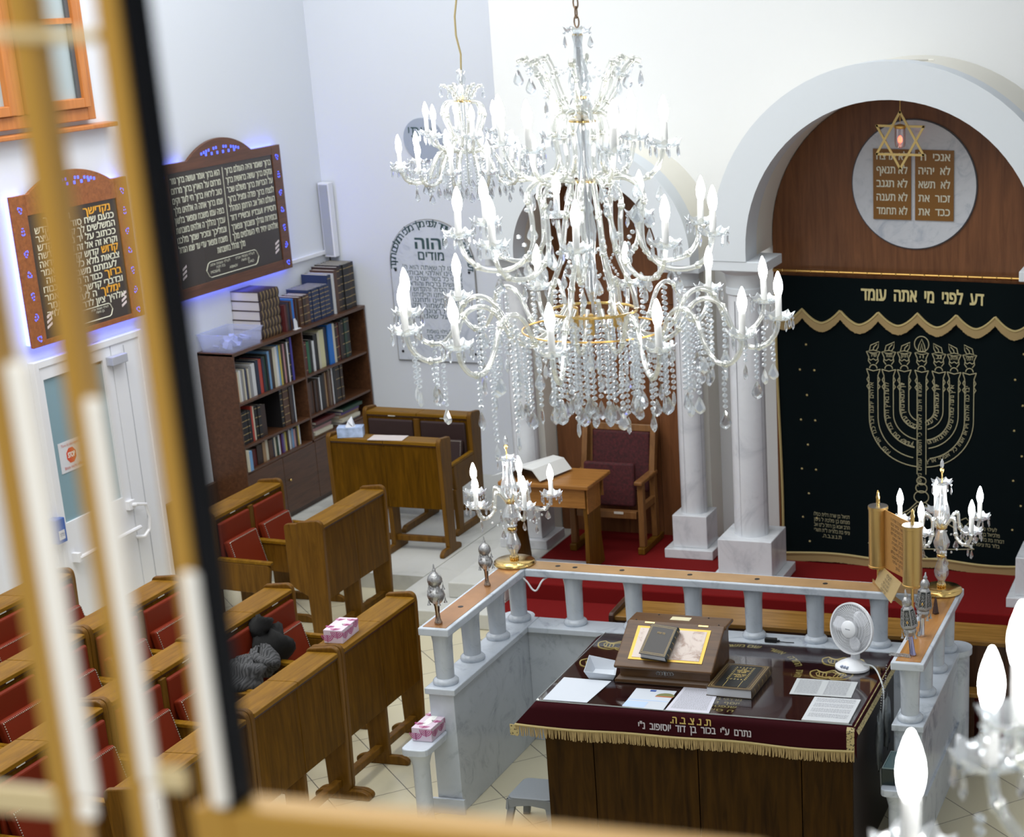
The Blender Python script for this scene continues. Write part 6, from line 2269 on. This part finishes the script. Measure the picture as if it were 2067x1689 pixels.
# ================================================================== GLASS TABLE LAMPS
def lamp(label, loc, rz):
    t = thing('candelabra_lamp', label, 'lamp', loc, rz, None)
    G().lathe([(.130, 0), (.134, .006), (.132, .020), (.122, .029), (.05, .033), (0, .034)], 40).build('brass_base', BRASS, t, smooth=True)
    g = G()
    for k in range(10):
        a = 2 * PI * k / 10
        g.ball((.022 * math.cos(a), .022 * math.sin(a), .045), .009, 7, 5, 1.6)
    g.build('brass_leaves', BRASS, t, smooth=True)
    G().lathe([(.014, .036), (.026, .05), (.022, .075), (.040, .105), (.046, .13), (.042, .155), (.028, .195), (.023, .215), (.032, .232)], 24, flute=.05, nf=10).build('lower_vase', CRY, t, smooth=True)
    G().lathe([(.026, .232), (.030, .236), (.030, .246), (.026, .250)], 24).build('brass_ring', BRASS, t, smooth=True)
    G().lathe([(.024, .25), (.034, .262), (.030, .275), (.048, .305), (.052, .33), (.040, .36), (.028, .395), (.020, .41)], 24, flute=.06, nf=10).build('middle_vase', CRY, t, smooth=True)
    G().lathe([(.020, .41), (.034, .42), (.034, .432), (.020, .442)], 24).build('brass_hub', BRASS, t, smooth=True)
    G().lathe([(.022, .442), (.036, .46), (.050, .50), (.046, .55), (.032, .60), (.028, .66), (.030, .70)], 24, flute=.05, nf=10).build('upper_vase', CRY, t, smooth=True)
    scallop(.066, .026).build('top_dish', CRY, t, smooth=True, loc=(0, 0, .70))
    for k in range(5):
        a = 2 * PI * k / 5 + .5
        hang(t, .060 * math.cos(a), .060 * math.sin(a), .712, 1, 'spear', .85)
    G().lathe([(.004, .71), (.005, .775), (.012, .785), (.015, .80), (.008, .806)], 12).build('finial_cup', BRASS, t, smooth=True)
    G().lathe([(.006, .80), (.014, .822), (.012, .845), (0, .868)], 6).build('finial_flame', CRY, t)
    am = armmesh([(.026, .43), (.055, .465), (.085, .50), (.112, .50), (.118, .455), (.128, .40), (.165, .365), (.215, .36), (.25, .39), (.262, .435)], .0115)
    for k in range(5):
        a = 2 * PI * k / 5
        put(am, 'arm', t, (0, 0, 0), a)
        candle(t, .265 * math.cos(a), .265 * math.sin(a), .44, 1.18, None, True, 1.0)
        b_ = a + 2 * PI / 5
        g = G()
        for q in range(9):
            p = Vector((.235 * math.cos(a), .235 * math.sin(a), .39)).lerp(Vector((.235 * math.cos(b_), .235 * math.sin(b_), .39)), q / 8)
            g.ball((p.x, p.y, p.z - .075 * math.sin(PI * q / 8)), .008, 6, 4)
        g.build('bead_swag', CRY, t)
        hang(t, .235 * math.cos(a), .235 * math.sin(a), .37, 1, 'drop', .85)
        m_ = (a + b_) / 2
        hang(t, .19 * math.cos(m_), .19 * math.sin(m_), .31, 1, 'drop', .85)
    return t


lamp('glass candelabra lamp with brass base on the left corner of the marble handrail', (-4.795, 10.725, 1.2148), .45)
lamp('glass candelabra lamp with brass base on the right corner of the marble handrail', (-1.945, 10.728, 1.2148), .628)
# ================================================================== THE NEAR WINDOW THE VIEW IS TAKEN THROUGH
BRW = flat('gold_window_metal', (.50, .285, .050), .42, .25)
GASK = flat('black_gasket', (.006, .007, .010), .8, spec=.1)
PALE = flat('painted_lamp_glint', (.93, .93, .90), .25)  # plain white that paints lamp reflections onto the near frame
CREAMB = flat('cream_metal', (.70, .58, .33), .4, .2)
wn = thing('window_1', 'golden metal window frame close to the viewer on the left and bottom', 'window', (-.70, 1.0, 4.46))
wn['kind'] = 'structure'


def wb(n, m, a, b2, bev=.002):
    return G().box((a[0] + .70, a[1] - 1.0, a[2] - 4.46), (b2[0] + .70, b2[1] - 1.0, b2[2] - 4.46)).build(n, m, wn, bevel=bev)


wb('stile', BRW, (-.791, .995, 4.30), (-.7765, 1.015, 5.3))
wb('stile', BRW, (-.734, .995, 4.30), (-.7195, 1.015, 5.3))
wb('stile', BRW, (-.6765, .995, 4.40), (-.6620, 1.015, 5.3))
wb('gasket', GASK, (-.6618, .998, 4.45), (-.6570, 1.022, 5.3), 0)
wb('glass_edge_or_glint', PALE, (-.7700, .99, 4.462), (-.7530, .997, 4.76), .004)  # these white strips imitate blurred lamp reflections in the frame's shiny chamfers
wb('glass_edge_or_glint', PALE, (-.7700, .99, 4.447), (-.7560, .997, 4.4605), .004)
wb('glass_edge_or_glint', PALE, (-.7190, .99, 4.478), (-.7065, .997, 4.74), .004)
wb('glass_edge_or_glint', PALE, (-.7180, .99, 4.38), (-.7065, .997, 4.477), .004)
wb('glass_edge_or_glint', PALE, (-.6660, .985, 4.468), (-.6545, .992, 4.632), .004)
wb('rail', CREAMB, (-.85, .992, 4.950), (-.6765, 1.0, 4.957))
wb('rail', CREAMB, (-.86, .992, 4.446), (-.786, 1.0, 4.466))
wb('rail', CREAMB, (-.7065, .990, 4.474), (-.685, .996, 4.492), .004)
# bottom rail: a level bar running a little toward the viewer on the right
za = 4.461
P0, P1 = Vector((-.690, .9974, za)), Vector((-.30, .9932, za))
dn = Vector((.03, .30, 0)).normalized() * .03
vs = [P0, P1, P1 + dn, P0 + dn]
vs = vs + [v - Vector((0, 0, .09)) for v in vs]
G().add([v - Vector((-.70, 1.0, 4.46)) for v in vs], [(0, 1, 2, 3), (4, 7, 6, 5), (0, 4, 5, 1), (1, 5, 6, 2), (2, 6, 7, 3), (3, 7, 4, 0)]).build('bottom_rail', BRW, wn, bevel=.003)
G().box((.043, .008, .02), (1.3, .012, .9)).build('pane', clearpane('window_pane', (.925, .935, .94)), wn)

# tidy: the lettering helper is not part of the place
bpy.data.objects.remove(_fo)
